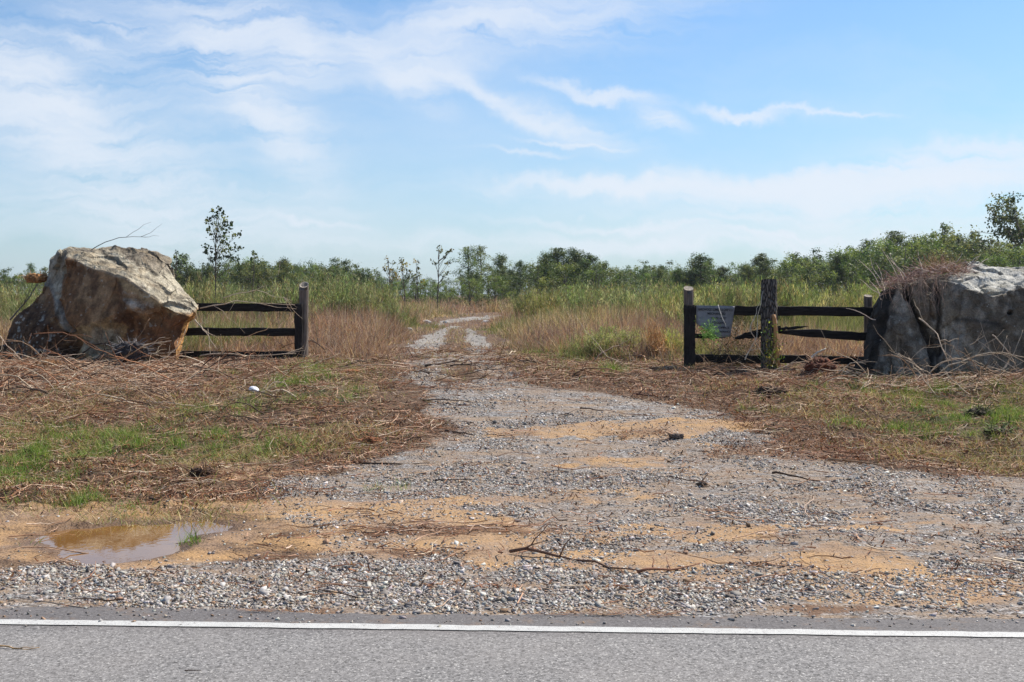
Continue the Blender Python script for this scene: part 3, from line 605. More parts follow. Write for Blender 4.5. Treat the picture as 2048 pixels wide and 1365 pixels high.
rimL = [(-14,722,.5),(0,692,.55),(30,640,.7),(62,610,.8),(84,585,.85),(93,548,.95),(98,520,.95),(118,503,1.05),(140,493,1.15),(195,497,1.15),(240,495,1.25),(275,500,1.35),(312,501,1.45),(336,516,1.5),
        (347,540,1.4),(352,562,1.2),(374,588,.95),(400,608,.6),(388,642,.55),(372,685,.5),(360,716,.4),(356,740,.3),(300,745,0),(220,748,-.1),(130,750,-.1),(60,750,.1),(0,748,.3)]
frL = [(128,519,.5),(160,525,.38),(192,540,.22),(230,551,.12),(258,563,.02),(300,590,-.08),(330,612,-.05),(350,624,-.02),(379,634,.12),(120,508,.75),(150,509,.78),(205,516,.75),(250,534,.62),(300,563,.5),(350,600,.45),(380,606,.5),
       (225,505,1.0),(262,512,1.05),(240,524,.82),(285,540,.75),(318,524,1.2),(330,548,1.05),(345,575,.85),(310,535,.95),(125,575,.42),(116,545,.7),(112,520,.85),(108,575,.65),(118,608,.32),(127,655,.05),(95,620,.5),(60,655,.42),(80,700,.2),(30,700,.4),
       (160,600,.12),(200,640,-.1),(250,620,-.12),(290,650,.02),(270,668,.12),(240,690,.12),(310,690,.02),(340,660,.02),(355,705,.12),(300,615,-.1),(322,632,.05),(160,690,.02),(130,700,.15),(200,705,.12)]
bkL = [(140,520,2.0),(240,515,2.4),(310,530,2.4),(340,600,2.3),(300,680,2.6),(150,680,2.7),(60,690,2.0),(110,600,1.9),(230,600,2.7)]
me = shell(frL, bkL, rimL, YL, 4, 'left_boulder')
co, no = vcos(me); x, y_, z = co.T
u = 1024+F*x/y_; v = HZ+F*(H-z)/y_; frontness = sstep(.9, .6, y_-YL-.5*0)
wp = (fbm(x*2.2, z*2.2, y_*2.2, 4, 51)-.5); wh = fbm(x*11, z*11, y_*11, 4, 75)-.5; wu, wv_ = u+wp*42+wh*26, v+(fbm(x*2.6+9, z*2.6, y_*2.6, 4, 52)-.5)*42+wh*20
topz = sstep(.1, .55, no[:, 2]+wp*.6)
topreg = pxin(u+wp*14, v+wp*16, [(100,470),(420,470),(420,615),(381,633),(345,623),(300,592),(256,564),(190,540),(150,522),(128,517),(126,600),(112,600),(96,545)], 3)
rid = 1-np.abs(2*fbm(x*2.4, z*5.0, y_*2.4, 4, 53)-1)
d = (fbm(x*1.6, z*1.6, y_*1.6, 4, 54)-.5)*.05 + (rid-.8)*.018*topreg + (fbm(x*7, z*7, y_*7, 4, 55)-.5)*.012 + (fbm(x*22, z*22, y_*22, 3, 56)-.5)*.012
ca, sa_ = math.cos(R(31)), math.sin(R(31)); al = x*ca-z*sa_; ac = x*sa_+z*ca
f1, e1_ = facets(np.stack([al*.34, y_*.7, ac], 1), .40, .020, 81, .45); f2, e2_ = facets(co, .11, .014, 82); f3, e3_ = facets(co*np.array([1, 1, .7]), .55, .06, 83)
d += topreg*f1*.6+f2*.6+f3
# ledges: sheet edges running down the pale top, cracks
def groove(path, w, depth): return -depth*np.exp(-(pxdist(u+wp*8, v+wp*8, path)/w)**2)*(y_ < YL+1.6)
def ledge(pts, amp, fall, reach=1.6):   # a broken sheet edge: the rock below the line stands proud of the rock above it
    pts = np.array(pts, float); uu = u+wh*10; sv = v+wh*9+wp*6-np.interp(uu, pts[:, 0], pts[:, 1]); w = sstep(pts[0, 0]-6, pts[0, 0]+8, uu)*(1-sstep(pts[-1, 0]-8, pts[-1, 0]+4, uu))
    return amp*w*sstep(-1.6, 1.6, sv)*np.exp(-np.maximum(sv, 0)/fall)*(y_ < YL+reach)
for pts, amp, fall in (([(128,506),(175,511),(205,507),(232,520),(262,540),(300,552),(345,590),(392,612)], .09, 14), ([(225,499),(262,508),(285,530),(318,556),(350,585)], .08, 12), ([(262,508),(300,518),(345,540)], .07, 12),
                       ([(150,515),(200,524),(240,538),(300,572),(340,600),(380,622)], .05, 9), ([(186,531),(230,545),(258,560)], .05, 7), ([(255,500),(300,506),(340,520)], .05, 8), ([(300,580),(340,606),(385,628)], .04, 6)):
    d += ledge(pts, amp, fall)
d += groove([(126,515),(124,560),(118,600),(127,652),(135,662)], 3, .05)+groove([(130,662),(150,690),(140,705)], 14, .22)
co += no*d[:, None]; me.vertices.foreach_set('co', co.astype(np.float32).ravel())
brn = (.20, .105, .048)
c = np.tile(np.array(brn), (len(co), 1))
c = mixc(c, sstep(.42, .60, fbm(x*2, z*1.0, y_*2, 4, 57)), (.32, .20, .105)); c = mixc(c, sstep(.5, .7, fbm(x*5, z*1.6, y_*5, 4, 58))*.6, (.075, .035, .02))
tan = pxin(wu, wv_, [(118,640),(140,648),(195,655),(215,640),(250,655),(252,662),(235,690),(215,712),(160,715),(150,690),(135,680)], 5); c = mixc(c, tan, (.40, .26, .12))
c = mixc(c, tan*pxin(wu, wv_, [(160,675),(235,665),(230,700),(165,710)], 8)*.8, (.36, .32, .24))
blu = pxin(wu+wp*20, wv_, [(248,588),(285,583),(312,600),(305,622),(280,628),(258,612)], 3)*.85*sstep(.35, .6, fbm(x*9, z*9, y_*9, 4, 71)); c = mixc(c, blu, (.36, .33, .28))
yl = pxin(wu, wv_, [(240,556),(300,585),(345,622),(378,634),(340,640),(315,612),(280,590),(250,575)], 5); c = mixc(c, yl*.8, (.38, .27, .14))
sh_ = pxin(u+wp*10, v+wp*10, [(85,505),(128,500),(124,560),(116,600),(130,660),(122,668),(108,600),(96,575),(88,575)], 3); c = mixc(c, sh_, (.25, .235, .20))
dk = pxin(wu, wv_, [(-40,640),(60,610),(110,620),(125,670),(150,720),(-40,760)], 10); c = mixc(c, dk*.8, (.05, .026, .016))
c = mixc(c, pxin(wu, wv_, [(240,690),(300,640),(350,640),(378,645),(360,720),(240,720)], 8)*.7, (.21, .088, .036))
spt = sstep(.70, .74, vnoise(x*17, z*17, y_*17, 72))*pxin(wu, v, [(25,650),(60,630),(110,640),(90,715),(30,715)], 8)*.9+sstep(.86, .88, vnoise(x*24, z*24, y_*24, 73))*.6
c = mixc(c, spt, (.42, .41, .36))
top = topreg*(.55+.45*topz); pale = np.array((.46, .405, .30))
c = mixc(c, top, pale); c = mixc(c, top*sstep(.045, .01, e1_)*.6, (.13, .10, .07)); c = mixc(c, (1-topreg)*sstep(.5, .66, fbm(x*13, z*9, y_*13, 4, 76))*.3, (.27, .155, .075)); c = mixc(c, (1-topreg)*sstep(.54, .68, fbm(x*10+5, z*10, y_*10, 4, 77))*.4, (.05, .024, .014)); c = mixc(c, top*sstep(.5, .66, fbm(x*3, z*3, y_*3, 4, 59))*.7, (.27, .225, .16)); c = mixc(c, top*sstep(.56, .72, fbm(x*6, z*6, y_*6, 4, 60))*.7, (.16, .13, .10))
c = mixc(c, pxin(u, v, [(378,634),(402,606),(395,650),(372,700),(362,740),(350,715)], 2.5)*(1-topreg*.5), (.52, .27, .09))
c = mixc(c, pxin(wu, wv_, [(205,490),(345,495),(352,560),(300,545),(250,520)], 6)*.75, (.22, .18, .135))
c = mixc(c, topreg*pxin(u+wp*12, v+wp*12, [(128,496),(205,500),(225,512),(190,512),(140,507)], 3)*.7, (.17, .14, .105))
for pth in ([(205,514),(228,526),(255,548)], [(245,512),(262,520),(285,545),(318,566)], [(232,503),(262,512)]): c = mixc(c, .8*np.exp(-(pxdist(u+wp*8, v+wp*8, pth)/2.2)**2), (.09, .07, .05))
for pth in ([(128,506),(175,511),(205,507),(232,520),(262,540),(300,552),(345,590),(392,612)], [(225,499),(262,508),(285,530),(318,556),(350,585)], [(262,508),(300,518),(345,540)], [(186,531),(230,545),(258,560)], [(255,500),(300,506),(340,520)], [(150,515),(200,524),(240,538),(300,572),(340,600)]):
    dd = pxdist(u+wh*10, v+wh*9+wp*6, pth); c = mixc(c, topreg*.9*np.exp(-(dd/1.5)**2), (.06, .045, .03)); c = mixc(c, topreg*.4*np.exp(-((dd-5)/3)**2)*sstep(.4, .6, fbm(x*4, z*4, y_*4, 3, 79)), (.30, .22, .13))
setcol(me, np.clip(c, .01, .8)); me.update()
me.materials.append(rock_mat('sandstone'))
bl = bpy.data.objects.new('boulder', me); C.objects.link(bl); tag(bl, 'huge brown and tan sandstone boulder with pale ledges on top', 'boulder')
print('boulder L', len(co))

YR = 15.4
rimR = [(1700,775,.75),(1716,715,.75),(1732,660,.7),(1748,615,.65),(1762,585,.65),(1785,566,.7),(1830,557,.85),(1880,550,.95),(1915,545,1.05),(1933,531,1.1),(1955,524,1.2),(1985,534,1.2),(2048,536,1.25),(2110,528,1.3),
        (2180,535,1.3),(2260,560,1.2),(2310,620,1.0),(2335,700,.9),(2345,775,.9),(2250,790,.2),(2100,795,-.1),(1980,795,-.1),(1860,795,-.05),(1760,785,.15)]
frR = [(1798,572,.35),(1840,566,.30),(1895,562,.30),(1930,574,.16),(1985,590,.05),(2045,574,.15),(2110,570,.15),(2200,580,.2),(1770,620,.3),(1750,690,.3),(1742,740,.35),(1790,650,.12),(1775,740,.05),(1826,640,.14),(1830,720,.02),
       (1850,660,.22),(1868,700,.2),(1876,620,.18),(1900,640,.1),(1905,740,-.02),(2000,650,.0),(2000,740,-.05),(2100,650,.05),(2100,740,-.02),(2220,660,.3),(2240,740,.3),(1960,548,.7),(2010,556,.65),(2080,550,.7),(1900,556,.65),(1850,560,.6)]
bkR = [(1760,620,1.6),(1850,600,2.2),(2000,600,2.5),(2150,600,2.4),(2260,640,2.0),(1780,740,2.0),(2000,740,2.7),(2240,740,2.2)]
me = shell(frR, bkR, rimR, YR, 4, 'right_boulder')
co, no = vcos(me); x, y_, z = co.T; u = 1024+F*x/y_; v = HZ+F*(H-z)/y_
wp = (fbm(x*2.2, z*2.2, y_*2.2, 4, 61)-.5)
topR = pxin(u+wp*10, v+wp*14, [(1880,510),(2400,500),(2400,600),(2200,588),(2110,578),(2045,578),(1985,592),(1930,577),(1900,563),(1890,550)], 3)
wave = np.sin((v*.9+np.sin(u/26)*9+wp*40)/4.6)
f1, e1_ = facets(np.stack([x*.4, y_*.7, z*1.3], 1), .2, .05, 84, .4); f2, e2_ = facets(co, .13, .014, 85); f3, e3_ = facets(co*np.array([1.2, 1, .5]), .5, .05, 86)
d = topR*f1+f2+f3*(1-topR)+(fbm(x*1.5, z*1.5, y_*1.5, 4, 62)-.5)*.07+(fbm(x*6, z*6, y_*6, 4, 63)-.5)*.05+(fbm(x*20, z*20, y_*20, 3, 64)-.5)*.012+topR*(wave*.018+(1-np.abs(2*fbm(x*3, z*6, y_*3, 3, 65)-1)-.75)*.08)
def gr2(path, w, depth): return -depth*np.exp(-(pxdist(u+wp*12, v+wp*12, path)/w)**2)*(y_ < YR+.7)
crk = [[(1805,560),(1822,600),(1840,640),(1862,690),(1872,760)], [(1872,565),(1878,620),(1876,700),(1880,760)], [(1780,590),(1768,640),(1750,700),(1735,770)], [(1852,560),(1862,600),(1868,640)], [(1775,690),(1790,770)], [(1800,680),(1812,760)]]
for pth, w_c, dp in zip(crk, (5, 4, 7, 3, 2, 2), (.09, .05, .06, .03, .02, .02)): d += gr2(pth, w_c, dp)
d -= .14*np.exp(-(np.hypot((u-1813)/7, (v-585)/16))**4)*(y_ < YR+.7)+.12*np.exp(-(np.hypot((u-2021)/5, (v-625)/4))**4)
co += no*d[:, None]; me.vertices.foreach_set('co', co.astype(np.float32).ravel())
c = np.tile(np.array((.215, .18, .13)), (len(co), 1))
c = mixc(c, sstep(.42, .6, fbm(x*1.6, z*1.6, y_*1.6, 4, 66)), (.145, .12, .09)); c = mixc(c, sstep(.55, .7, fbm(x*4, z*1.2, y_*4, 4, 67))*.8, (.33, .295, .24))
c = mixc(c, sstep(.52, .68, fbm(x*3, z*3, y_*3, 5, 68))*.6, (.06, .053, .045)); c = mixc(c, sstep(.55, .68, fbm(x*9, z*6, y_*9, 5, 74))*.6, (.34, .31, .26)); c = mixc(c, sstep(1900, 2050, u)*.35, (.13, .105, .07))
c = mixc(c, pxin(u+wp*20, v, [(1800,560),(1880,560),(1870,640),(1835,650)], 8)*.6, (.20, .15, .10))
for pth, w_c, dk_ in zip(crk, (6, 5, 9, 4, 3, 3), (.9, .8, .85, .6, .5, .5)): c = mixc(c, dk_*np.exp(-(pxdist(u+wp*14, v+wp*14, pth)/w_c)**2), (.018, .015, .013))
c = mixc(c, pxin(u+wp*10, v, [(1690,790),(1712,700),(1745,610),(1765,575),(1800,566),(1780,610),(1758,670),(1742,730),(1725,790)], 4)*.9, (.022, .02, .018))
c = mixc(c, sstep(.03, .005, e3_)*.25*(1-topR), (.04, .035, .03)); c = mixc(c, topR, (.46, .44, .39)); c = mixc(c, topR*sstep(.05, .01, e1_)*.6, (.16, .14, .11)); c = mixc(c, topR*sstep(.5, .65, fbm(x*4, z*4, y_*4, 4, 69))*.6, (.30, .27, .2)); c = mixc(c, np.exp(-(np.hypot((u-2021)/6, (v-625)/5))**4), (.01, .01, .01))
c = mixc(c, np.exp(-(pxdist(u, v+wp*20, [(1915,635),(1960,640),(1995,645)])/5)**2)*.7, (.03, .03, .03))
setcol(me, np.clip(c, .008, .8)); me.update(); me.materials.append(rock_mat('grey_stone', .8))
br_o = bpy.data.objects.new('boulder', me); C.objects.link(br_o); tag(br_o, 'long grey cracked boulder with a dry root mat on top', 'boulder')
print('boulder R', len(co))

# ------------------------------------------------------------------ fences
def wood_mat(name, base, light, sc=(40, 40, 3)):
    m, nt = newmat(name); pos = N(nt, 'ShaderNodeTexCoord').outputs['Object']
    mp = N(nt, 'ShaderNodeMapping', {'Vector': pos, 'Scale': sc}).outputs[0]
    g = tex_noise(nt, mp, 1.0, 6, .7); b = tex_noise(nt, pos, 5, 4)
    c = MIX(nt, N(nt, 'ShaderNodeMapRange', {0: g, 1: .35, 2: .7}).outputs[0], base, light); c = MIX(nt, N(nt, 'ShaderNodeMapRange', {0: b, 1: .5, 2: .8, 4: .5}).outputs[0], c, light)
    finish(nt, N(nt, 'ShaderNodeBsdfPrincipled', {'Base Color': c, 'Roughness': .88, 'Normal': bump(nt, g, .012, .9), 'Specular IOR Level': .15}).outputs[0]); return m
m_dark = wood_mat('tarred_wood', (.012, .010, .010), (.04, .033, .03)); m_rail = wood_mat('tarred_rail', (.010, .009, .009), (.032, .027, .024), (3, 40, 40))
m_grey = wood_mat('weathered_post', (.07, .055, .045), (.24, .19, .155)); m_end = wood_mat('post_end_grain', (.16, .13, .10), (.42, .37, .31), (30, 30, 30))
def beam(name, p0, p1, w, hgt, mat, parent, taper0=1, taper1=1, seed=1, segs=14):
    mb = MB(); p0, p1 = np.array(p0, float), np.array(p1, float); r = np.random.default_rng(seed)
    ax = (p1-p0); Ln = np.linalg.norm(ax); ax /= Ln; side = np.cross(ax, (0, 0, 1)); 
    if np.linalg.norm(side) < .3: side = np.cross(ax, (0, 1, 0))
    side /= np.linalg.norm(side); up = np.cross(side, ax); V = []
    ring = [(-1, -.86), (-.86, -1), (.86, -1), (1, -.86), (1, .86), (.86, 1), (-.86, 1), (-1, .86)]
    for k in range(segs+1):
        t = k/segs; f = 1.0
        if taper0 < 1: f = min(f, taper0+(1-taper0)*min(1, t*3))
        if taper1 < 1: f = min(f, taper1+(1-taper1)*min(1, (1-t)*3))
        c0 = p0+ax*Ln*t+up*r.normal(0, .004)+side*r.normal(0, .003)
        for a, b in ring: V.append(c0+side*a*w/2*(1+r.normal(0, .02))+up*b*hgt/2*f*(1+r.normal(0, .03)))
    Q = [(k*8+j, k*8+(j+1) % 8, k*8+8+(j+1) % 8, k*8+8+j) for k in range(segs) for j in range(8)]
    V.append(p0); V.append(p1); m_ = (segs+1)*8
    T = [(m_, (j+1) % 8, j) for j in range(8)]+[(m_+1, m_-8+j, m_-8+(j+1) % 8) for j in range(8)]
    mb.add(V, Q, T); return mb.build(name, mat, parent)
def round_post(name, cx, cy, z0, z1, rad, mat, parent, slant=.03, lean=0, hollow=False, rough=.04, seed=3, matend=None):
    r = np.random.default_rng(seed); mb = MB(); S = 28; rings = 40; V = []; ang = np.arange(S)*2*math.pi/S
    rr = 1+rough*(vnoise(np.cos(ang)*4+9, np.sin(ang)*4+9, None, seed)-.5)*2
    for k in range(rings+1):
        t = k/rings; zz = z0+(z1-z0)*t
        rk = rad*rr*(1+rough*(vnoise(np.cos(ang)*6+20, np.sin(ang)*6+20, np.full(S, zz*6), seed+1)-.5)*1.4)*(1.04-.06*t)
        zt = zz+np.where(t > .97, slant*np.sin(ang), 0)
        V.append(np.stack([cx+lean*t+np.cos(ang)*rk, cy+np.sin(ang)*rk, zt*np.ones(S)], 1))
    V = np.concatenate(V); Q = [(k*S+j, k*S+(j+1) % S, k*S+S+(j+1) % S, k*S+S+j) for k in range(rings) for j in range(S)]
    mb.add(V, Q); post = mb.build(name, mat, parent, True)
    e = MB(); top = V[-S:]; cen = top.mean(0)
    if hollow:
        inn = cen+(top-cen)*.74; low = inn+np.array([0, 0, -.11]); e.add(np.concatenate([top+[0, 0, .001], inn+[0, 0, .002], low, [low.mean(0)]]),
              [(j, (j+1) % S, S+(j+1) % S, S+j) for j in range(S)]+[(S+j, S+(j+1) % S, 2*S+(j+1) % S, 2*S+j) for j in range(S)], [(2*S+j, 2*S+(j+1) % S, 3*S) for j in range(S)])
    else:
        inn = cen+(top-cen)*.5; e.add(np.concatenate([top+[0, 0, .001], inn+[0, 0, -.01], [cen-[0, 0, .004]]]), [(j, (j+1) % S, S+(j+1) % S, S+j) for j in range(S)], [(S+j, S+(j+1) % S, 2*S) for j in range(S)])
    eo = e.build('end_grain', matend or m_end, post, True)
    return post
ORD = 'first second third fourth fifth sixth seventh eighth ninth tenth eleventh twelfth thirteenth fourteenth fifteenth sixteenth seventeenth eighteenth nineteenth'.split()
def ordw(i):
    if i < 19: return ORD[i]
    n = i+1; tens = ['twentieth', 'thirtieth', 'fortieth', 'fiftieth', 'sixtieth']; tc_ = ['twenty', 'thirty', 'forty', 'fifty', 'sixty']
    return tens[n//10-2] if n % 10 == 0 else tc_[n//10-2]+'-'+ORD[n % 10-1]
def order(objs, fmt, rev=False):       # each thing of a run gets its own label, counted from a landmark
    key = lambda o: (o.get('_c') or o.location[0]/o.location[1])
    for i, o in enumerate(sorted(objs, key=key, reverse=rev)):
        o['label'] = fmt % ordw(i)
        if '_c' in o: del o['_c']
def gz1(x, y): return float(gh(np.array([x]), np.array([y]))[0])
# left fence
YF = 18.3
fl = empty('log_fence', (0, 0, 0)); fl.location = WP(606, 722, YF)
def rel(o, parent): o.matrix_parent_inverse = Matrix.Translation(-parent.location); return o
pc = WP(607, 722, YF)
rel(round_post('post', pc.x, YF, gz1(pc.x, YF)-.1, WP(0, 570, YF).z, .078, m_grey, fl, .05, .01, True, .05, 4), fl)
a0, a1 = WP(597, 724, YF-.12), WP(597, 608, YF-.12); o = rel(beam('board', (a0.x, a0.y, a0.z-.1), a1, .125, .05, m_dark, fl, seed=5), fl)
for (va, vb, sd) in ((614.5, 615.5, 6), (663.5, 664.5, 7), (709.5, 711, 8)):
    p, q = WP(150, va, YF-.06), WP(603, vb, YF-.06); rel(beam('rail', p, q, .055, .132, m_rail, fl, seed=sd, segs=24), fl)
pc2 = WP(215, 722, YF+.05); rel(round_post('post', pc2.x, YF+.08, gz1(pc2.x, YF)-.1, WP(0, 600, YF).z, .075, m_grey, fl, .03, 0, False, .05, 9), fl)
tag(fl, 'black three rail log fence with hollow topped end post, running behind the brown boulder', 'fence')
# right fence
YG = 16.6
fr = empty('log_fence', WP(1378, 738, YG))
pc = WP(1378, 738, YG)
rel(round_post('post', pc.x, YG, gz1(pc.x, YG)-.1, WP(0, 577, YG).z, .075, m_grey, fr, .035, -.01, False, .05, 14), fr)
a0, a1 = WP(1379.5, 736, YG-.12), WP(1379, 610, YG-.12); rel(beam('board', (a0.x, a0.y, a0.z-.1), a1, .165, .05, m_dark, fr, seed=15), fr)
rel(beam('rail', WP(1386, 621, YG-.05), WP(1745, 624, YG-.05), .055, .14, m_rail, fr, seed=16, segs=24), fr)
rel(beam('rail', WP(1386, 672, YG-.05), WP(1450, 674, YG-.03), .05, .07, m_rail, fr, 1, .35, seed=17), fr)
b2 = rel(beam('rail', WP(1470, 677, YG-.06), WP(1562, 658, YG-.1), .05, .11, m_rail, fr, .3, .9, seed=18), fr)
rel(beam('rail', WP(1548, 660, YG-.04), WP(1616, 653, YG), .04, .045, m_rail, fr, 1, .12, seed=19), fr)
rel(beam('rail', WP(1556, 664, YG-.08), WP(1745, 674, YG-.05), .05, .125, m_rail, fr, .35, 1, seed=20), fr)
rel(beam('rail', WP(1386, 717, YG-.05), WP(1530, 719, YG-.05), .055, .12, m_rail, fr, seed=21), fr)
rel(beam('rail', WP(1553, 718, YG-.05), WP(1745, 722, YG-.05), .055, .12, m_rail, fr, seed=22), fr)
pe = WP(1737, 730, YG+.1); rel(round_post('post', pe.x, YG+.12, gz1(pe.x, YG)-.1, WP(0, 592, YG).z, .06, m_grey, fr, .02, 0, False, .05, 23), fr)
tag(fr, 'black broken three rail log fence carrying the paper sign, running up to the grey boulder', 'fence')
# bark covered post
m_barkp, nt = newmat('furrowed_bark'); pos = N(nt, 'ShaderNodeTexCoord').outputs['Object']; mp = N(nt, 'ShaderNodeMapping', {'Vector': pos, 'Scale': (1, 1, .28)}).outputs[0]
vo = N(nt, 'ShaderNodeTexVoronoi', {'Vector': mp, 'Scale': 32.0}, feature='DISTANCE_TO_EDGE'); nn = tex_noise(nt, mp, 50, 5, .7)
hh = M(nt, 'ADD', N(nt, 'ShaderNodeMapRange', {0: vo.outputs[0], 1: 0, 2: .25}).outputs[0], M(nt, 'MULTIPLY', nn, .6))
c = MIX(nt, N(nt, 'ShaderNodeMapRange', {0: hh, 1: .3, 2: 1.4}).outputs[0], (.016, .013, .011), (.24, .205, .175))
finish(nt, N(nt, 'ShaderNodeBsdfPrincipled', {'Base Color': c, 'Roughness': .9, 'Normal': bump(nt, hh, .03, 1)}).outputs[0])
bp = empty('bark_post', WP(1538, 735, 16.35)); q = WP(1538, 735, 16.35)
rel(round_post('trunk', q.x, 16.35, gz1(q.x, 16.35)-.1, WP(0, 560, 16.35).z, .104, m_barkp, bp, -.012, .0, False, .16, 31), bp)
tag(bp, 'thick upright log post covered in furrowed dark bark, standing before the broken rails', 'post')
m_rust, nt = newmat('peeled_wood'); pos = N(nt, 'ShaderNodeTexCoord').outputs['Object']; mp = N(nt, 'ShaderNodeMapping', {'Vector': pos, 'Scale': (20, 20, 5)}).outputs[0]; nn = tex_noise(nt, mp, 1.5, 5, .7)
finish(nt, N(nt, 'ShaderNodeBsdfPrincipled', {'Base Color': MIX(nt, nn, (.25, .10, .03), (.62, .33, .12)), 'Roughness': .7, 'Normal': bump(nt, nn, .01)}).outputs[0])
mb = MB(); pts = [WP(1547+9*t+1.5*math.sin(t*7), 630+102*t, 16.2) for t in np.linspace(0, 1, 12)]; addtube(mb, pts, np.linspace(.026, .034, 12)*(1+.1*np.sin(np.arange(12)*1.7)), (.5, .3, .1), 8)
o = mb.build('wooden_stake', m_rust, None, True); tag(o, 'orange peeled wooden stake leaning against the bark covered post', 'stake')

# sign
m_sign, nt = newmat('paper_sign'); pos = N(nt, 'ShaderNodeTexCoord').outputs['Object']; nn = tex_noise(nt, pos, 14, 6, .7)
c = MIX(nt, N(nt, 'ShaderNodeMapRange', {0: nn, 1: .4, 2: .75}).outputs[0], (.22, .22, .235), (.12, .117, .115))
finish(nt, N(nt, 'ShaderNodeBsdfPrincipled', {'Base Color': c, 'Roughness': .6}).outputs[0])
YS = YG-.12; s0 = WP(1431, 612, YS); sg = empty('notice_sign', s0)
outline = lambda a, b: (1392+78*a-(3*b if a > .9 else 0)+2*a*b*-3, 611+2*a+b*(60-26*max(0, .62-a)**1.0*(1 if a < .62 else 0)*1.5+4*math.sin(a*3)))
mb = MB(); nA, nB = 16, 12; V = []
for sgn in (0, .004):
    for j in range(nB+1):
        for i in range(nA+1):
            a, b = i/nA, j/nB; uu, vv = outline(a, b); V.append(WP(uu, vv, YS+sgn-.05*b*b*math.sin(a*3.1)-.02*math.sin(a*6)*b))
W_ = nA+1; Q = []; off_ = W_*(nB+1)
for j in range(nB):
    for i in range(nA): k = j*W_+i; Q.append((k, k+W_, k+W_+1, k+1)); Q.append((k+off_, k+1+off_, k+W_+1+off_, k+W_+off_))
for i in range(nA): Q.append((i, i+1, i+1+off_, i+off_)); k = nB*W_+i; Q.append((k+1, k, k+off_, k+1+off_))
for j in range(nB): k = j*W_; Q.append((k+W_, k, k+off_, k+W_+off_)); k += nA; Q.append((k, k+W_, k+W_+off_, k+off_))
mb.add([tuple(p) for p in V], Q); pn = rel(mb.build('panel', m_sign, sg, True), sg)
m_ink, nt = newmat('black_ink'); finish(nt, N(nt, 'ShaderNodeBsdfPrincipled', {'Base Color': (.015, .015, .02, 1), 'Roughness': .5}).outputs[0])
for (txt, uu, vv, sz, wd) in (('HARDWOOD LUMBER & CHIP CO.', 1431, 620, .052, 70), ('MECHANIZED', 1433, 628, .046, 36), ('W/ 731-8227', 1437, 637, .046, 32), ('(LOGGERS)', 1437, 646, .042, 28), ('OFFICE', 1448, 656, .04, 22), ('ENTRANCE', 1449, 664, .036, 22)):
    cu_ = bpy.data.curves.new('lettering', 'FONT'); cu_.body = txt; cu_.size = sz; cu_.align_x = 'CENTER'; cu_.align_y = 'CENTER'; cu_.offset = .0012; cu_.extrude = .0005; cu_.materials.append(m_ink)
    to = bpy.data.objects.new('lettering', cu_); C.objects.link(to); to.parent = sg
    b_ = (vv-611)/60; a_ = (uu-1392)/78; p = WP(uu, vv, YS-.004-.05*b_*b_*math.sin(a_*3.1)-.02*math.sin(a_*6)*b_-.006)-s0
    to.location = p; to.rotation_euler = (R(90), R(1.2), 0); bpy.context.view_layer.update(); wcur = to.dimensions.x
    if wcur > 0: to.scale = (wd/F*YS/wcur, 1, 1)
    me_ = bpy.data.meshes.new_from_object(to); tm = bpy.data.objects.new('lettering', me_); C.objects.link(tm); tm.parent = sg; tm.location = to.location; tm.rotation_euler = to.rotation_euler; tm.scale = to.scale
    bpy.data.objects.remove(to); tm.name = 'lettering'
tag(sg, 'grey handwritten sheet sign sagging from the top rail of the broken fence', 'sign')

# ------------------------------------------------------------------ woody debris
def branch_paths(p0, p1, bow=.1, r0=.012, twigs=4, tl=.3, seed=0, wob=.03, segs=9, updir=(0, 0, 1)):
    r = np.random.default_rng(seed); p0, p1 = np.array(p0, float), np.array(p1, float); d = p1-p0; Ln = np.linalg.norm(d)
    t = np.linspace(0, 1, segs)[:, None]; pts = p0+d*t+np.array(updir)*np.sin(t*math.pi)*bow*Ln
    nz = np.cumsum(r.normal(0, wob*Ln, (segs, 3)), 0); pts = pts+(nz-nz[0]-(nz[-1]-nz[0])*t)*.5
    out = [(pts, np.linspace(r0, r0*.35, segs))]
    for k in range(twigs):
        i = r.integers(1, segs-1); s = pts[i]; dr = d/Ln*r.uniform(.4, 1)+r.normal(0, .6, 3)*np.array([1, .6, .8]); dr[2] = abs(dr[2])*.8 if s[2] < .9 else dr[2]; dr /= np.linalg.norm(dr)
        l = tl*r.uniform(.5, 1.3); tt = np.linspace(0, 1, 5)[:, None]; q = s+dr*l*tt+np.array([0, 0, 1.])*tt*tt*l*r.uniform(-.2, .3)+r.normal(0, .02*l, (5, 3))
        q[0] = s; out.append((q, np.linspace(r0*.5, r0*.18, 5)))
    return out
def branch(name, label, cat, paths, col, group=None, sides=5, mat=None):
    mb = MB()
    for pts, rr in paths: addtube(mb, pts, rr, col, sides)
    o = mb.build(name, mat or m_twig, None, True); tag(o, label, cat, group); return o
def W(u, v, Y): return np.array(WP(u, v, Y))
def G(u, v, up=.02):
    x, y = P(u, v); return np.array([x, y, gz1(x, y)+up])
PALE, BRN, DRK, RED = (.50, .39, .28), (.27, .165, .095), (.08, .05, .035), (.33, .155, .08)
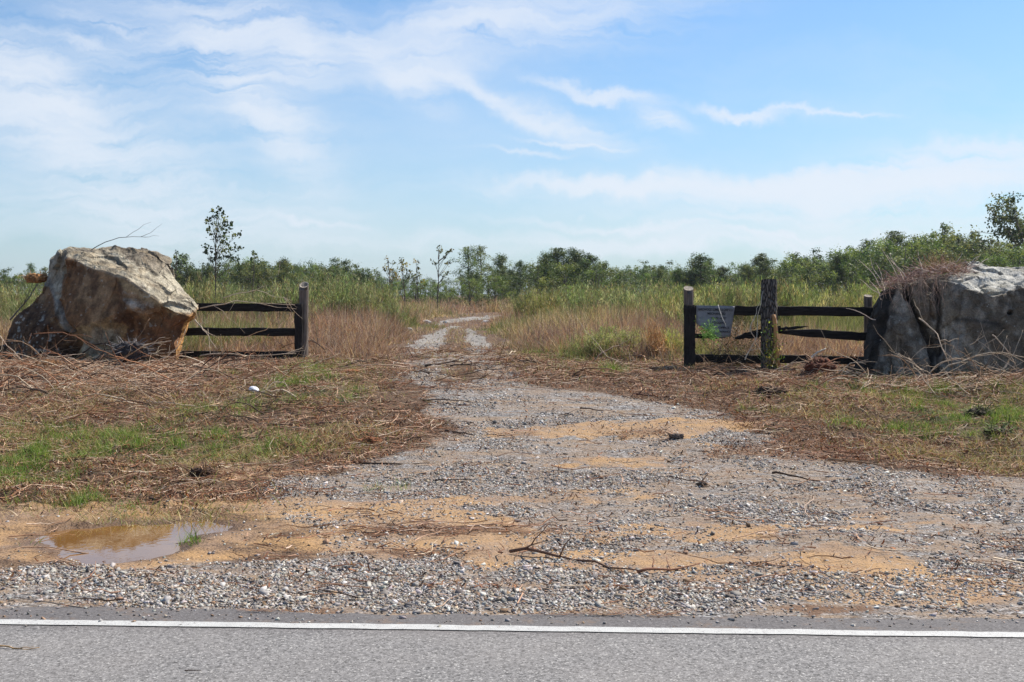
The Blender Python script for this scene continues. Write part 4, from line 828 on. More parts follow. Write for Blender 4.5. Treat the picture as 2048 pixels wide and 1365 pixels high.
hero = [  # (p0, p1, bow, r0, twigs, twig length, colour, label)
 (W(45,745,16.6), W(165,640,16.6), .0, .010, 1, .3, BRN, 'straight brown stick standing up diagonally against the dark foot of the brown boulder'),
 (W(68,668,16.9), W(200,700,16.4), .08, .010, 2, .3, RED, 'reddish branch lying almost level across the brown boulder face'),
 (W(0,672,16.3), W(75,735,15.9), -.04, .008, 2, .3, PALE, 'pale stick slanting down at the outer foot of the brown boulder'),
 (W(250,712,16.5), W(300,637,16.7), -.03, .008, 1, .2, BRN, 'short brown stick leaning up the lower middle of the brown boulder'),
 (W(255,694,16.2), W(343,682,16.3), .02, .009, 2, .2, PALE, 'pale straight stick above the black stump by the brown boulder'),
 (W(330,720,16.4), W(372,658,16.6), -.1, .009, 1, .2, PALE, 'curved pale stick beside the orange edge of the brown boulder'),
 (W(390,640,16.9), W(435,700,16.6), .05, .010, 3, .35, PALE, 'bent pale stick hanging off the tip of the brown boulder'),
 (W(400,617,17.7), W(590,610,17.7), .03, .010, 5, .5, PALE, 'long grey branch lying along the top rail of the darker fence'),
 (W(446,597,17.9), W(585,603,17.9), .10, .009, 4, .45, PALE, 'arched bare branch rising above the top rail near the hollow post'),
 (W(400,712,16.9), W(592,708,16.7), .03, .012, 6, .45, PALE, 'tangled pale branch lying along the bottom rail of the darker fence'),
 (W(430,715,16.7), W(560,640,17.6), .02, .008, 3, .4, BRN, 'slim branch slanting up through the rails of the darker fence'),
 (G(1020,1107), G(1290,1146,.015), .0, .012, 3, .25, (.14,.075,.05), 'long thin dark branch lying on the gravel close to the road'),
 (G(1275,1148,.015), G(1400,1130), .0, .010, 2, .2, (.22,.10,.06), 'reddish brown branch end lying on the gravel near the white line'),
 (G(1545,953), G(1640,970), .0, .012, 0, .1, DRK, 'straight dark stick lying alone on the grey gravel'),
 (G(1655,925), G(1820,942), .0, .012, 3, .2, (.28,.17,.10), 'brown stick at the grassy edge of the gravel'),
 (G(700,927), G(860,928), .0, .010, 0, .2, DRK, 'thin dark stick lying at the far end of the coarse gravel'),
 (G(870,965), G(950,963), .0, .008, 0, .2, DRK, 'small dark stick on coarse gravel before the sand'),
 (G(535,845), G(800,848), .0, .016, 3, .3, (.17,.09,.06), 'long dark brown stick lying on the littered verge'),
 (G(130,918), G(300,922), .03, .010, 2, .3, BRN, 'thin bowed stick lying on the green verge'),
 (G(300,1000), G(335,1010), .0, .014, 0, .1, DRK, 'stubby dark stick lying on the sand behind the puddle'),
 (G(890,865), G(950,872), .0, .014, 0, .1, DRK, 'short dark stick at the tip of the orange sand'),
 (G(845,803), G(950,808), .0, .010, 0, .1, DRK, 'thin dark stick on the gravel below the debris belt'),
 (G(1160,822), G(1210,825), .0, .010, 0, .1, DRK, 'tiny dark stick on gravel above the orange sand'),
 (G(1265,790), G(1340,797), .0, .014, 2, .2, (.17,.08,.05), 'dark forked stick on the far rim of the gravel'),
 (G(790,722), G(868,722), .02, .018, 1, .2, DRK, 'black stick across the first wheel rut'),
 (G(850,733), G(925,730), .02, .020, 1, .2, DRK, 'thick dark limb lying in the middle of the track'),
 (G(760,738), G(850,735), .02, .018, 1, .2, (.5,.38,.29), 'pale peeled limb lying before the first wheel rut'),
 (G(900,740), G(975,738), .02, .014, 1, .2, DRK, 'straight dark limb lying across the second wheel rut'),
 (G(1010,716), G(1040,708), .02, .014, 1, .1, PALE, 'short pale stick beside the second wheel rut'),
 (G(1055,743), G(1180,741), .02, .014, 2, .2, BRN, 'long brown limb in the debris belt below the field'),
 (G(1240,712,.03), G(1360,756), .0, .018, 3, .3, (.30,.17,.10), 'brown limb sloping down the bank toward the broken fence post'),
 (G(1345,740), W(1150,630,16.9), -.22, .008, 2, .3, PALE, 'very long thin stem arching over the bank into the field grass'),
 (W(1490,720,16.0), W(1525,583,16.2), -.12, .009, 1, .2, (.6,.5,.38), 'tall pale bowed stem rising beside the bark covered post'),
 (W(1500,660,16.1), W(1523,600,16.3), -.05, .007, 0, .2, (.6,.5,.38), 'short pale stem leaning to the bark covered post'),
 (W(1436,610,16.2), W(1452,655,16.2), .0, .006, 0, .1, (.75,.7,.62), 'white thin stem crossing the sheet sign'),
 (W(1500,655,16.0), W(1530,715,15.9), .03, .008, 1, .2, PALE, 'pale bent stem in the dead shrub by the bark post'),
 (G(1800,762,.05), W(2060,790,13.6), .01, .012, 3, .4, PALE, 'long pale branch lying before the foot of the grey boulder'),
 (W(1838,637,15.1), W(1900,735,14.6), .16, .012, 5, .4, PALE, 'curved pale branch hanging across the crack of the grey boulder'),
 (W(1985,670,14.6), W(2035,738,14.4), .10, .010, 2, .3, PALE, 'bowed pale shoot standing before the far end of the grey boulder'),
 (W(1880,745,14.3), W(2048,715,14.3), .12, .011, 6, .4, PALE, 'sprawling pale branch arching low before the grey boulder'),
 (W(1940,690,14.6), W(1968,672,14.6), .0, .007, 2, .15, PALE, 'small forked twig standing before the grey boulder'),
 (W(2000,745,14.2), W(2046,660,14.2), -.12, .009, 3, .3, PALE, 'upright curved shoot in the last brush before the grey boulder'),
 (W(1620,717,16.2), W(1652,697,16.2), .03, .022, 0, .1, (.6,.54,.45), 'split pale wood shard sticking up behind the red stump'),
 (G(0,1300-2,.012)*0+np.array([-2.50,5.29,.014]), np.array([-2.26,5.26,.014]), .0, .005, 1, .08, (.45,.28,.13), 'small straw coloured twig lying on the asphalt'),
 (np.array([-1.47,4.94,.013]), np.array([-1.39,4.93,.013]), .0, .003, 0, .08, DRK, 'tiny dark stick lying on the asphalt'),
 (W(183,500,18.3), W(292,475,18.3), .12, .008, 3, .5, (.10,.09,.08), 'thin dark stem arching up from the crest of the brown boulder'),
 (W(20,640,17.6), W(75,568,17.9), -.06, .014, 2, .3, (.12,.10,.09), 'dark crooked branch leaning up the outer slope of the brown boulder'),
]
for i, (a, b, bow, r0, tws, tl, col, lab) in enumerate(hero):
    name = 'stick' if tws < 2 else 'dead_branch'
    branch(name, lab, 'stick' if tws < 2 else 'branch', branch_paths(a, b, bow, r0, tws, tl, 100+i, .03), np.array(col))
# brush heaped at the boulder feet and along the fence: individual branches
def heap(n, urange, vrange, Lr, lab, grp, seed, tilt=(.0, .5), r0=(.005, .012), cols=(PALE, BRN, RED, DRK)):
    r = np.random.default_rng(seed); L_ = []
    for i in range(n):
        u_, v_ = r.uniform(*urange), r.uniform(*vrange); p = G(u_, v_, .03); th = r.normal(0, .6)+math.pi*(r.random() < .5); l = r.uniform(*Lr); el = r.uniform(*tilt)
        q = p+np.array([math.cos(th)*math.cos(el), math.sin(th)*math.cos(el)*.6, math.sin(el)])*l
        o = branch('dead_branch', lab, 'branch', branch_paths(p, q, r.uniform(-.1, .25), r.uniform(*r0), 3, l*.4, seed*77+i, .04), np.array(cols[r.integers(len(cols))])*r.uniform(.7, 1.2), grp, 4); o['_c'] = float((p[0]+q[0])/(p[1]+q[1])); L_.append(o)
    order(L_, lab)
heap(60, (-20, 360), (728, 790), (.4, 1.2), '%s dead branch from the outer toe, in the brush heap before the brown boulder', 'dead branches heaped before the brown boulder', 5)
heap(26, (380, 600), (730, 775), (.4, 1.1), '%s dead branch from the brown boulder, in the brush below its fence', 'dead branches below the darker fence', 6, (0, .3))
heap(34, (1740, 2060), (756, 800), (.3, .9), '%s thin pale branch from the dark edge, in brush before the grey boulder', 'dead branches before the grey boulder', 7, (.1, .9), (.004, .009), (PALE, PALE, BRN))
heap(30, (640, 1350), (712, 768), (.3, 1.1), '%s dead branch from the hollow post, in the debris belt across the driveway', 'dead branches in the belt across the driveway', 8, (0, .15), (.005, .014), (BRN, DRK, DRK, (.4, .28, .2)))
heap(26, (1380, 1720), (742, 800), (.25, .7), '%s dead branch from the round post, on the bank below the broken fence', 'dead branches below the broken fence', 9, (0, .3))
heap(30, (-10, 620), (790, 860), (.3, .9), '%s dead branch from the outer side, on the littered verge before the brush heap', 'dead branches on the littered verge', 10, (0, .12))

# root mat on the grey boulder
def root_mat():
    r = np.random.default_rng(12); mb = MB()
    def strand(u0, v0, du, dv, n, rr, col, Y=15.75, wv=3):
        a = []
        ph = r.uniform(0, 6); am = r.uniform(1, wv)
        for k in range(n):
            t = k/(n-1); a.append(W(u0+du*t+am*math.sin(ph+t*7), v0+dv*t+am*.8*math.cos(ph+t*6), Y+r.normal(0, .015)))
        addtube(mb, a, np.linspace(rr, rr*.4, n), col, 3, False)
    for i in range(520):
        t = r.uniform(0, 1); u0 = 1762+175*t; v0 = 575-34*t-10*math.sin(t*3.1)+r.normal(0, 6); th = r.normal(0, .7)
        strand(u0, v0, math.cos(th)*r.uniform(10, 38)*(1 if r.random() < .5 else -1), -r.uniform(-14, 22), 6, r.uniform(.002, .0065), np.array([(.42, .27, .22), (.30, .17, .13), (.55, .42, .36), (.2, .11, .08)][r.integers(4)]), r.uniform(15.62, 16.2))
    for i in range(220):
        u0 = 1878+r.normal(0, 22); strand(u0, 548-r.uniform(0, 8), r.normal(0, 16), -r.uniform(12, 46), 6, r.uniform(.0018, .0035), np.array([(.36, .2, .11), (.42, .29, .17), (.26, .15, .09)][r.integers(3)]), r.uniform(15.8, 16.2), 2)
    for i in range(60):
        u0 = r.uniform(1765, 1905); strand(u0, 570-r.uniform(0, 25), r.normal(0, 12), r.uniform(15, 75), 9, r.uniform(.0025, .005), np.array((.40, .29, .23)), r.uniform(15.4, 15.6), 5)
    for (u0, v0, du, dv) in ((1765,575,-45,-55),(1768,580,-30,-66),(1772,572,-20,-45),(1800,560,-35,-60),(1806,558,-28,-52),(1760,590,-40,-30),(1765,600,-25,-40),(1905,545,20,-42),(1925,540,35,-28),(1930,538,50,-18),(1845,548,-10,-50),(1812,556,-40,-48),(1870,545,-50,-10),(1755,640,-60,-22)):
        strand(u0, v0, du, dv, 9, .008, np.array((.55, .45, .38)), 15.7, 4)
    o = mb.build('root_mat', m_twig); tag(o, 'tangled mat of dry reddish roots and pine needles lying on the grey boulder', 'roots')
root_mat()

# stumps, clods, litter objects
def lump(name, label, cat, pos, size, cols, seed, spikes=0, mat=None, flat=1.0, spcol=(.4, .25, .16)):
    r = np.random.default_rng(seed); bm = bmesh.new(); bmesh.ops.create_icosphere(bm, subdivisions=5, radius=1)
    V = np.array([v.co[:] for v in bm.verts]); T = np.array([[v.index for v in f.verts] for f in bm.faces]); bm.free()
    n1 = fbm(V[:, 0]*1.6+seed, V[:, 1]*1.6, V[:, 2]*1.6, 4, seed); n2 = fbm(V[:, 0]*7+seed, V[:, 1]*7, V[:, 2]*4, 3, seed+5)
    rad = (.55+.9*n1)+(n2-.5)*.5; Vw = V*rad[:, None]*np.array(size)*.5
    c = np.array(cols[0])[None]*(1-n2[:, None])+np.array(cols[1])[None]*n2[:, None]
    t = empty(name, tuple(pos)); mb = MB(); mb.add(Vw, None, T, c); mb.build('body', mat or m_bark, t)
    if spikes:
        mb = MB()
        for i in range(spikes):
            th = r.uniform(0, 6.28); el = r.uniform(-.1, 1.2); d = np.array([math.cos(th)*math.cos(el), math.sin(th)*math.cos(el), math.sin(el)])
            a = d*np.array(size)*.3; b = a+d*np.array(size)*.5*r.uniform(.4, 1.1)+r.normal(0, .04, 3); m_ = (a+b)/2+r.normal(0, .03, 3)
            addtube(mb, [a, m_, b], [.009*r.uniform(.5, 1.3), .006, .002], np.array(spcol)*r.uniform(.5, 1.2), 4, False)
        mb.build('roots', m_twig, t)
    tag(t, label, cat); return t
lump('tree_stump', 'black charred stump lying before the middle of the brown boulder', 'stump', W(262,704,16.3), (.5, .35, .3), ((.012, .01, .01), (.07, .06, .06)), 3, 70, spcol=(.22, .2, .2))
lump('tree_stump', 'orange brown rotten stump in the brush before the dark foot of the brown boulder', 'stump', W(100,738,15.9), (.5, .3, .24), ((.07, .03, .015), (.35, .17, .06)), 5, 40)
lump('tree_stump', 'dark red splintered stump on the bank beside the grey boulder', 'stump', W(1637,735,15.6), (.42, .3, .26), ((.02, .01, .01), (.20, .065, .03)), 8, 60)
lump('rotten_log', 'orange broken log end perched behind the outer slope of the brown boulder', 'log', W(73,557,18.6), (.36, .25, .15), ((.12, .05, .02), (.5, .26, .10)), 11, 30, spcol=(.5, .3, .16))
lump('root_clod', 'dark root clod lying on the green verge above the puddle', 'clod', G(405,952,.04), (.22, .16, .10), ((.02, .01, .008), (.10, .055, .03)), 14, 30, spcol=(.28, .17, .1))
lump('root_clod', 'dark clod with roots on the bank where the gravel bends away', 'clod', G(1545,795,.04), (.35, .2, .12), ((.015, .01, .008), (.09, .05, .03)), 15, 40)
lump('root_clod', 'mossy dark clod beside the green grass at the edge of the photograph', 'clod', G(1960,838,.04), (.34, .2, .13), ((.015, .012, .008), (.08, .06, .03)), 16, 40, spcol=(.2, .2, .08))
lump('root_clod', 'second dark clod in green grass just above the gravel edge', 'clod', G(2000,878,.03), (.3, .16, .10), ((.015, .012, .008), (.08, .06, .03)), 17, 40, spcol=(.2, .24, .08))
lump('bark_piece', 'reddish bark piece at the corner where the verge meets the gravel', 'bark', G(742,888,.03), (.24, .14, .08), ((.08, .03, .015), (.3, .12, .05)), 18, 16, spcol=(.35, .15, .07))
lump('bark_piece', 'orange bark piece lying on the verge beside fresh grass', 'bark', G(705,750,.03), (.2, .1, .06), ((.2, .06, .02), (.5, .18, .06)), 19, 0)
lump('wood_chunk', 'small dark wood chunk on the gravel below the orange sand', 'wood', G(1352,878,.02), (.17, .08, .06), ((.04, .03, .025), (.16, .12, .10)), 20, 4)
lump('wood_chunk', 'tiny dark wood chunk alone in the middle of the grey gravel', 'wood', G(1402,972,.015), (.09, .05, .04), ((.03, .025, .02), (.12, .09, .07)), 21, 2)
lump('wood_chunk', 'curved brown wood chunk lying on the dry verge near the puddle grass', 'wood', G(500,878,.03), (.3, .12, .06), ((.08, .045, .03), (.3, .19, .11)), 22, 14)
for (u_, v_, s_, lb) in ((1222,690,.30,'white and brown stone in the field grass beside the broken fence'), (852,647,.34,'white stone at the bend of the field track'), (892,647,.22,'round pale stone beside the white one on the track bend'), (972,645,.3,'broken white stone on the inner side of the track bend'),
                         (990,650,.22,'small white stone low on the inner side of the track bend'), (818,664,.2,'pale stone lying before the first wheel rut')):
    p = G(u_, v_, .04); lump('stone', lb, 'stone', p, (s_, s_*.7, s_*.55), ((.35, .31, .28), (.75, .73, .7)), int(u_), 0, m_stone)
# white crushed cup
m_white, nt = newmat('white_foam'); finish(nt, N(nt, 'ShaderNodeBsdfPrincipled', {'Base Color': (.82, .80, .82, 1), 'Roughness': .45}).outputs[0])
S = 20; V = []
for k in range(9):
    t = k/8; rr = [.004, .035, .05, .056, .058, .055, .047, .03, .004][k]
    for j in range(S): a = j*2*math.pi/S; V.append((-.085+.17*t, math.cos(a)*rr*.9, math.sin(a)*rr*(.75 if math.sin(a) > 0 else .5)+.004*math.sin(a*3+k)))
mb = MB(); mb.add(V, [(k*S+j, k*S+(j+1) % S, k*S+S+(j+1) % S, k*S+S+j) for k in range(8) for j in range(S)])
cp = mb.build('plastic_bottle', m_white, None, True); cp.location = G(508, 783, .06); cp.rotation_euler = (R(8), R(14), R(-28)); tag(cp, 'white crushed plastic bottle lying on the littered verge below the darker fence', 'bottle')

# ------------------------------------------------------------------ plants
def leaf_cards(cen, spread, n, size, cols, r, asp=.6, wts=None, jit=.18):
    """n leaves around each centre; returns verts, quads, colours"""
    K = len(cen); p = np.repeat(cen, n, 0)+r.normal(0, 1, (K*n, 3))*np.repeat(spread, n, 0).reshape(-1, 1)*.55
    m = K*n; a = r.normal(size=(m, 3)); a /= np.linalg.norm(a, axis=1, keepdims=True); b = np.cross(a, r.normal(size=(m, 3))); b /= np.linalg.norm(b, axis=1, keepdims=True)
    L = (size*r.uniform(.6, 1.3, m))[:, None]; w = L*asp*.5
    V = np.stack([p-a*L*.5, p+b*w, p+a*L*.5, p-b*w], 1).reshape(-1, 3); Q = np.arange(m*4).reshape(-1, 4)
    cc = np.repeat(pick(cols, K, .22, wts, r), n, 0)*(1+r.normal(0, jit, (m, 1)))
    return V, Q, np.repeat(np.clip(cc, .01, .7), 4, 0)
def make_shrub(seed, h=1.6, w=1.3, cols=((.20, .28, .11), (.30, .38, .16), (.12, .17, .07), (.48, .52, .28), (.30, .26, .15)), stemcol=(.26, .2, .12)):
    r = np.random.default_rng(seed); t = empty('green_shrub'); ns = 120
    th = r.uniform(0, 6.28, ns); lean = r.uniform(0, .62, ns)**1.0; L = h*r.uniform(.55, 1.12, ns)*(1-.15*lean); b = r.normal(0, .12*w, (ns, 2))
    tt = np.linspace(0, 1, 6); cen = np.zeros((ns, 6, 3)); kap = r.uniform(-.2, .35, ns)
    for k, q in enumerate(tt):
        ph = lean+kap*q*.5; cen[:, k, 0] = b[:, 0]+np.cos(th)*np.sin(ph)*L*q*w/1.2; cen[:, k, 1] = b[:, 1]+np.sin(th)*np.sin(ph)*L*q*w/1.2; cen[:, k, 2] = np.cos(ph)*L*q
    cen[:, 1:] += r.normal(0, .012, (ns, 5, 3))
    v, q_, _, c = tubes(cen, np.linspace(.006, .0022, 6)[None]*np.ones((ns, 1)), pick([stemcol, (.2, .19, .09)], ns, .2, None, r), 3)
    mesh_np('stem', v, q_, None, c, False, m_twig, t)
    # side shoots with slim leaves, all pointing up
    m = 4400; i = r.integers(0, ns, m); q = r.uniform(.22, 1.0, m)**.8; k = np.minimum((q*5).astype(int), 4); f = (q*5-k)[:, None]
    p = cen[i, k]*(1-f)+cen[i, k+1]*f; p += r.normal(0, .04, (m, 3))
    cb = pick(cols, ns, .2, None, r)[i]*(1+r.normal(0, .2, (m, 1)))
    wide = seed % 2
    V, Q, cc = ribbons(p, r.uniform(0, 6.28, m), r.uniform(.05, .16, m)*(.65 if wide else 1), r.uniform(0, 1.5 if wide else .7, m), r.uniform(-.2, .5, m), r.uniform(.008, .019, m), np.clip(cb, .01, .6), 2, .3)
    mesh_np('foliage', V, Q, None, cc, False, m_leaf, t); return t
shrubs = [make_shrub(200+i) for i in range(4)]+[make_shrub(210+i, 1.5, 1.4, ((.28, .37, .12), (.38, .46, .18), (.17, .24, .08), (.54, .57, .30), (.34, .3, .16))) for i in range(2)]
used = set()
def place(proto, loc, rz, sc):
    if proto.name not in used:
        used.add(proto.name); proto.location = loc; proto.rotation_euler = (0, 0, rz); proto.scale = sc; return proto
    return copy_tree(proto, loc, rz, sc)
r = np.random.default_rng(77)
def band(n, u0, u1, Y0, Y1, vtop, lab, grp, kinds, wj=1.0):
    L_ = []
    for i in range(n):
        uu = u0+(u1-u0)*(i+r.uniform(.1, .9))/n; Y = r.uniform(Y0, Y1); x = (uu-1024)/F*Y; z = gz1(x, Y)
        vt = np.interp(uu, [a for a, b in vtop], [b for a, b in vtop])+r.normal(4, 11); h = (H-(vt-HZ)/F*Y)-z; s = max(.35, h/1.8)
        o = place(shrubs[kinds[r.integers(len(kinds))]], (x, Y, z-.03), r.uniform(0, 6.28), (s*wj*r.uniform(.85, 1.2), s*wj*r.uniform(.85, 1.2), s)); tag(o, lab, 'shrub', grp); L_.append(o)
    order(L_, lab)
band(12, -60, 110, 30, 44, [(-60,555),(60,556),(110,560)], '%s feathery green shrub towards the brown boulder, in the thicket beyond its outer slope', 'green shrubs beyond the brown boulder', [0,1,2,3])
band(34, 345, 620, 26, 44, [(345,552),(450,560),(520,562),(560,566),(620,560)], '%s feathery green shrub from the brown boulder, in the thicket behind the three rail fence', 'green shrubs behind the darker fence', [0,1,2,3])
band(30, 610, 790, 30, 46, [(610,552),(660,544),(720,552),(770,578),(790,597)], '%s feathery green shrub from the hollow post towards the field track', 'green shrubs beside the field track', [0,1,2,3])
band(3, 800, 850, 46, 52, [(800,595),(850,592)], '%s low green shrub from the hollow post side at the bend of the track', 'low shrubs at the track bend', [0,1])
band(40, 1035, 1360, 32, 50, [(1035,590),(1070,560),(1130,556),(1200,562),(1260,575),(1360,570)], '%s feathery green shrub from the field track, in the thicket towards the broken fence', 'green shrubs beyond the track', [0,1,2,3,4])
band(34, 1360, 1570, 24, 40, [(1360,565),(1450,558),(1570,560)], '%s yellow green shrub from the round post, in the thicket behind the sign', 'yellow green shrubs behind the sign', [4,5,0])
band(28, 1560, 1790, 26, 42, [(1560,556),(1650,568),(1790,560)], '%s yellow green shrub from the bark post, in the thicket towards the grey boulder', 'yellow green shrubs beside the grey boulder', [4,5,4,0])
band(5, 1180, 1350, 18.5, 20.5, [(1180,668),(1350,665)], '%s low bright green bush from the track, at the foot of the field grass', 'low bushes by the broken fence', [4,5], 1.3)
band(4, 1780, 2100, 24, 32, [(1780,560),(2100,560)], '%s green shrub low behind the grey boulder, counted from its dark edge', 'shrubs behind the grey boulder', [4,0])

# dead shrub under the sign, vine at the bark post, mauve bramble
def thicket(name, label, cat, u0, u1, v0, v1, Y, n, cols, lcols, nleaf, seed, rr=.004, ls=.03):
    r = np.random.default_rng(seed); mb = MB(); ends = []
    for i in range(n):
        a = W(r.uniform(u0, u1), v1, Y+r.normal(0, .15)); b = W(r.uniform(u0, u1), r.uniform(v0, v1), Y+r.normal(0, .15)); mid = (a+b)/2+r.normal(0, .08, 3)
        pts = [a, (a+mid)/2+r.normal(0, .02, 3), mid, (mid+b)/2+r.normal(0, .03, 3), b]; addtube(mb, pts, np.linspace(rr, rr*.3, 5), np.array(cols[r.integers(len(cols))]), 3, False); ends += pts[1:]
    t = empty(name, tuple(W((u0+u1)/2, v1, Y))); rel(mb.build('stem', m_twig, t), t); e = np.array(ends); e = e[r.integers(0, len(e), nleaf)]
    V, Q, c = leaf_cards(e, np.full(len(e), .09), 3, ls, lcols, r, .45); rel(mesh_np('foliage', V, Q, None, c, False, m_leaf, t), t); tag(t, label, cat); return t
thicket('dead_shrub', 'half dead dark leaved shrub tangled in the lower rails below the sign', 'shrub', 1392, 1530, 640, 728, 16.75, 90, ((.2, .13, .08), (.35, .26, .18), (.08, .06, .04)), ((.05, .06, .03), (.12, .12, .06), (.22, .17, .10), (.03, .035, .02)), 900, 1)
thicket('grass_tuft', 'bright green tuft growing in front of the lower corner of the sign', 'plant', 1403, 1432, 648, 672, 16.1, 40, ((.15, .3, .05), (.2, .35, .08)), ((.14, .30, .05), (.2, .38, .08)), 90, 2)
thicket('creeper', 'green creeper climbing the foot of the bark covered post', 'plant', 1526, 1556, 645, 728, 16.15, 26, ((.2, .14, .08),), ((.15, .26, .05), (.25, .34, .08), (.38, .36, .08), (.08, .12, .03)), 170, 3, ls=.04)
thicket('bramble', 'mauve brown bare bramble in the field grass beside the broken fence post', 'plant', 1260, 1362, 610, 712, 19.5, 130, ((.30, .19, .15), (.38, .26, .2), (.22, .13, .10)), ((.3, .2, .15),), 60, 4)
thicket('bramble', 'mauve brown bare bramble in the field grass beyond the second wheel rut', 'plant', 1040, 1170, 620, 700, 21.5, 150, ((.30, .19, .15), (.38, .26, .2), (.22, .13, .10)), ((.3, .2, .15),), 60, 5)
thicket('bramble', 'tan bare bramble at the foot of the hollow topped post', 'plant', 615, 720, 640, 712, 20, 110, ((.36, .26, .19), (.45, .35, .25), (.26, .17, .12)), ((.3, .25, .13),), 60, 6)
thicket('rust_grass_clump', 'upright rust orange grass clump between green bushes near the broken fence post', 'plant', 1292, 1330, 632, 702, 18.6, 220, ((.55, .30, .12), (.62, .40, .20), (.42, .2, .08)), ((.5, .28, .1),), 30, 7, .005)

# ---- saplings with large sparse leaves
def sapling(label, u, v0, Y, clusters, cols, seed, stems=None, leaf=.10, trad=.025, n=9):
    r = np.random.default_rng(seed); x = (u-1024)/F*Y; z = gz1(x, Y); t = empty('sapling', (x, Y, z)); mb = MB()
    vt = min(c[1] for c in clusters); top = W([c[0] for c in clusters if c[1] == vt][0]*.6+u*.4, vt+3, Y)
    base = np.array([x, Y, z-.05]); tr = [base+(top-base)*q+np.array([math.sin(q*5+seed), 0, 0])*.03 for q in np.linspace(0, 1, 10)]
    addtube(mb, tr, np.linspace(trad, trad*.2, 10), (.10, .08, .065), 6); cen = []; sp = []
    for (cu2, cv2, rad) in clusters:
        c = W(cu2, cv2, Y+r.normal(0, .12)); hgt = (c[2]-z)/(top[2]-z); q = max(.12, hgt-.12-.1*r.random()); a = base+(top-base)*min(q, .97)
        addtube(mb, [a, (a+c)/2+np.array([0, 0, -.03]), c], [trad*.4, trad*.25, trad*.12], (.12, .10, .07), 4, False); cen.append(c); sp.append(rad/F*Y)
    rel(mb.build('trunk', m_bark, t, True), t); V, Q, c = leaf_cards(np.array(cen), np.array(sp)*1.15, int(n*2.0), leaf*.68, cols, r, .75)
    rel(mesh_np('crown', V, Q, None, c, False, m_leaf, t), t); tag(t, label, 'tree'); return t
DG = ((.05, .09, .03), (.09, .13, .04), (.18, .21, .05), (.04, .07, .03))
sapling('tallest leafy sapling with large sparse leaves, rising behind the darker fence', 428, 600, 33,
  [(440,419,5),(425,421,3),(437,426,6),(446,428,4),(432,434,5),(420,438,5),(447,437,5),(414,443,4),(426,446,6),(440,450,6),(453,445,4),(462,448,5),(457,456,5),(417,459,4),(430,462,8),(446,457,6),(427,470,8),(450,468,6),(440,476,6),(455,478,8),(469,470,5),(478,469,4),(447,485,6),
   (411,492,5),(420,496,6),(440,498,9),(450,502,6),(460,497,5),(471,498,6),(479,497,4),(455,513,6),(466,516,7),(476,520,6),(440,515,7),(432,508,6),(413,505,4),(424,520,6)], DG, 1, leaf=.12, n=11)
sapling('sparse dark sapling barely topping the bushes beside the crest of the brown boulder', 352, 600, 34, [(353,506,4),(362,510,4),(350,514,3),(356,522,5),(366,526,5),(349,530,5)], DG, 2)
sapling('tiny sparse sapling poking above the shrubs behind the darker fence', 507, 600, 34, [(506,504,3),(510,509,3),(513,516,4),(502,520,4),(516,524,5)], DG, 3)
YG2 = ((.20, .21, .05), (.28, .26, .07), (.12, .15, .04), (.08, .11, .04))
sapling('thin yellow green sapling with a leafy tuft on top, alone beside the track bend', 876, 600, 58, [(877,496,5),(882,500,4),(880,505,3),(899,504,4),(893,509,4),(902,502,3),(889,515,3),(868,523,4),(873,527,4),(893,528,4),(899,526,3),(890,549,4),(896,545,3),(885,555,4)], YG2, 4, leaf=.16, trad=.045, n=8)
sapling('left one of the three thin saplings near the track, with dark drooping leaves', 781, 600, 56, [(774,516,4),(777,524,4),(787,527,4),(772,535,4),(780,540,5),(770,540,3),(786,556,6),(798,558,5),(790,548,4)], YG2, 5, leaf=.15, trad=.04, n=8)
sapling('middle one of the three thin saplings near the track, the leafiest', 810, 600, 57, [(801,520,5),(806,526,5),(812,530,4),(800,535,6),(805,540,4),(815,542,5),(822,545,4),(818,555,3)], YG2, 6, leaf=.16, trad=.04, n=9)
sapling('right one of the three thin saplings near the track, bare below a small tuft', 836, 600, 57, [(832,523,5),(837,524,4),(838,538,3),(836,547,4),(840,552,3),(830,556,5),(843,563,5),(832,570,6),(845,575,6)], YG2, 7, leaf=.15, trad=.035, n=8)

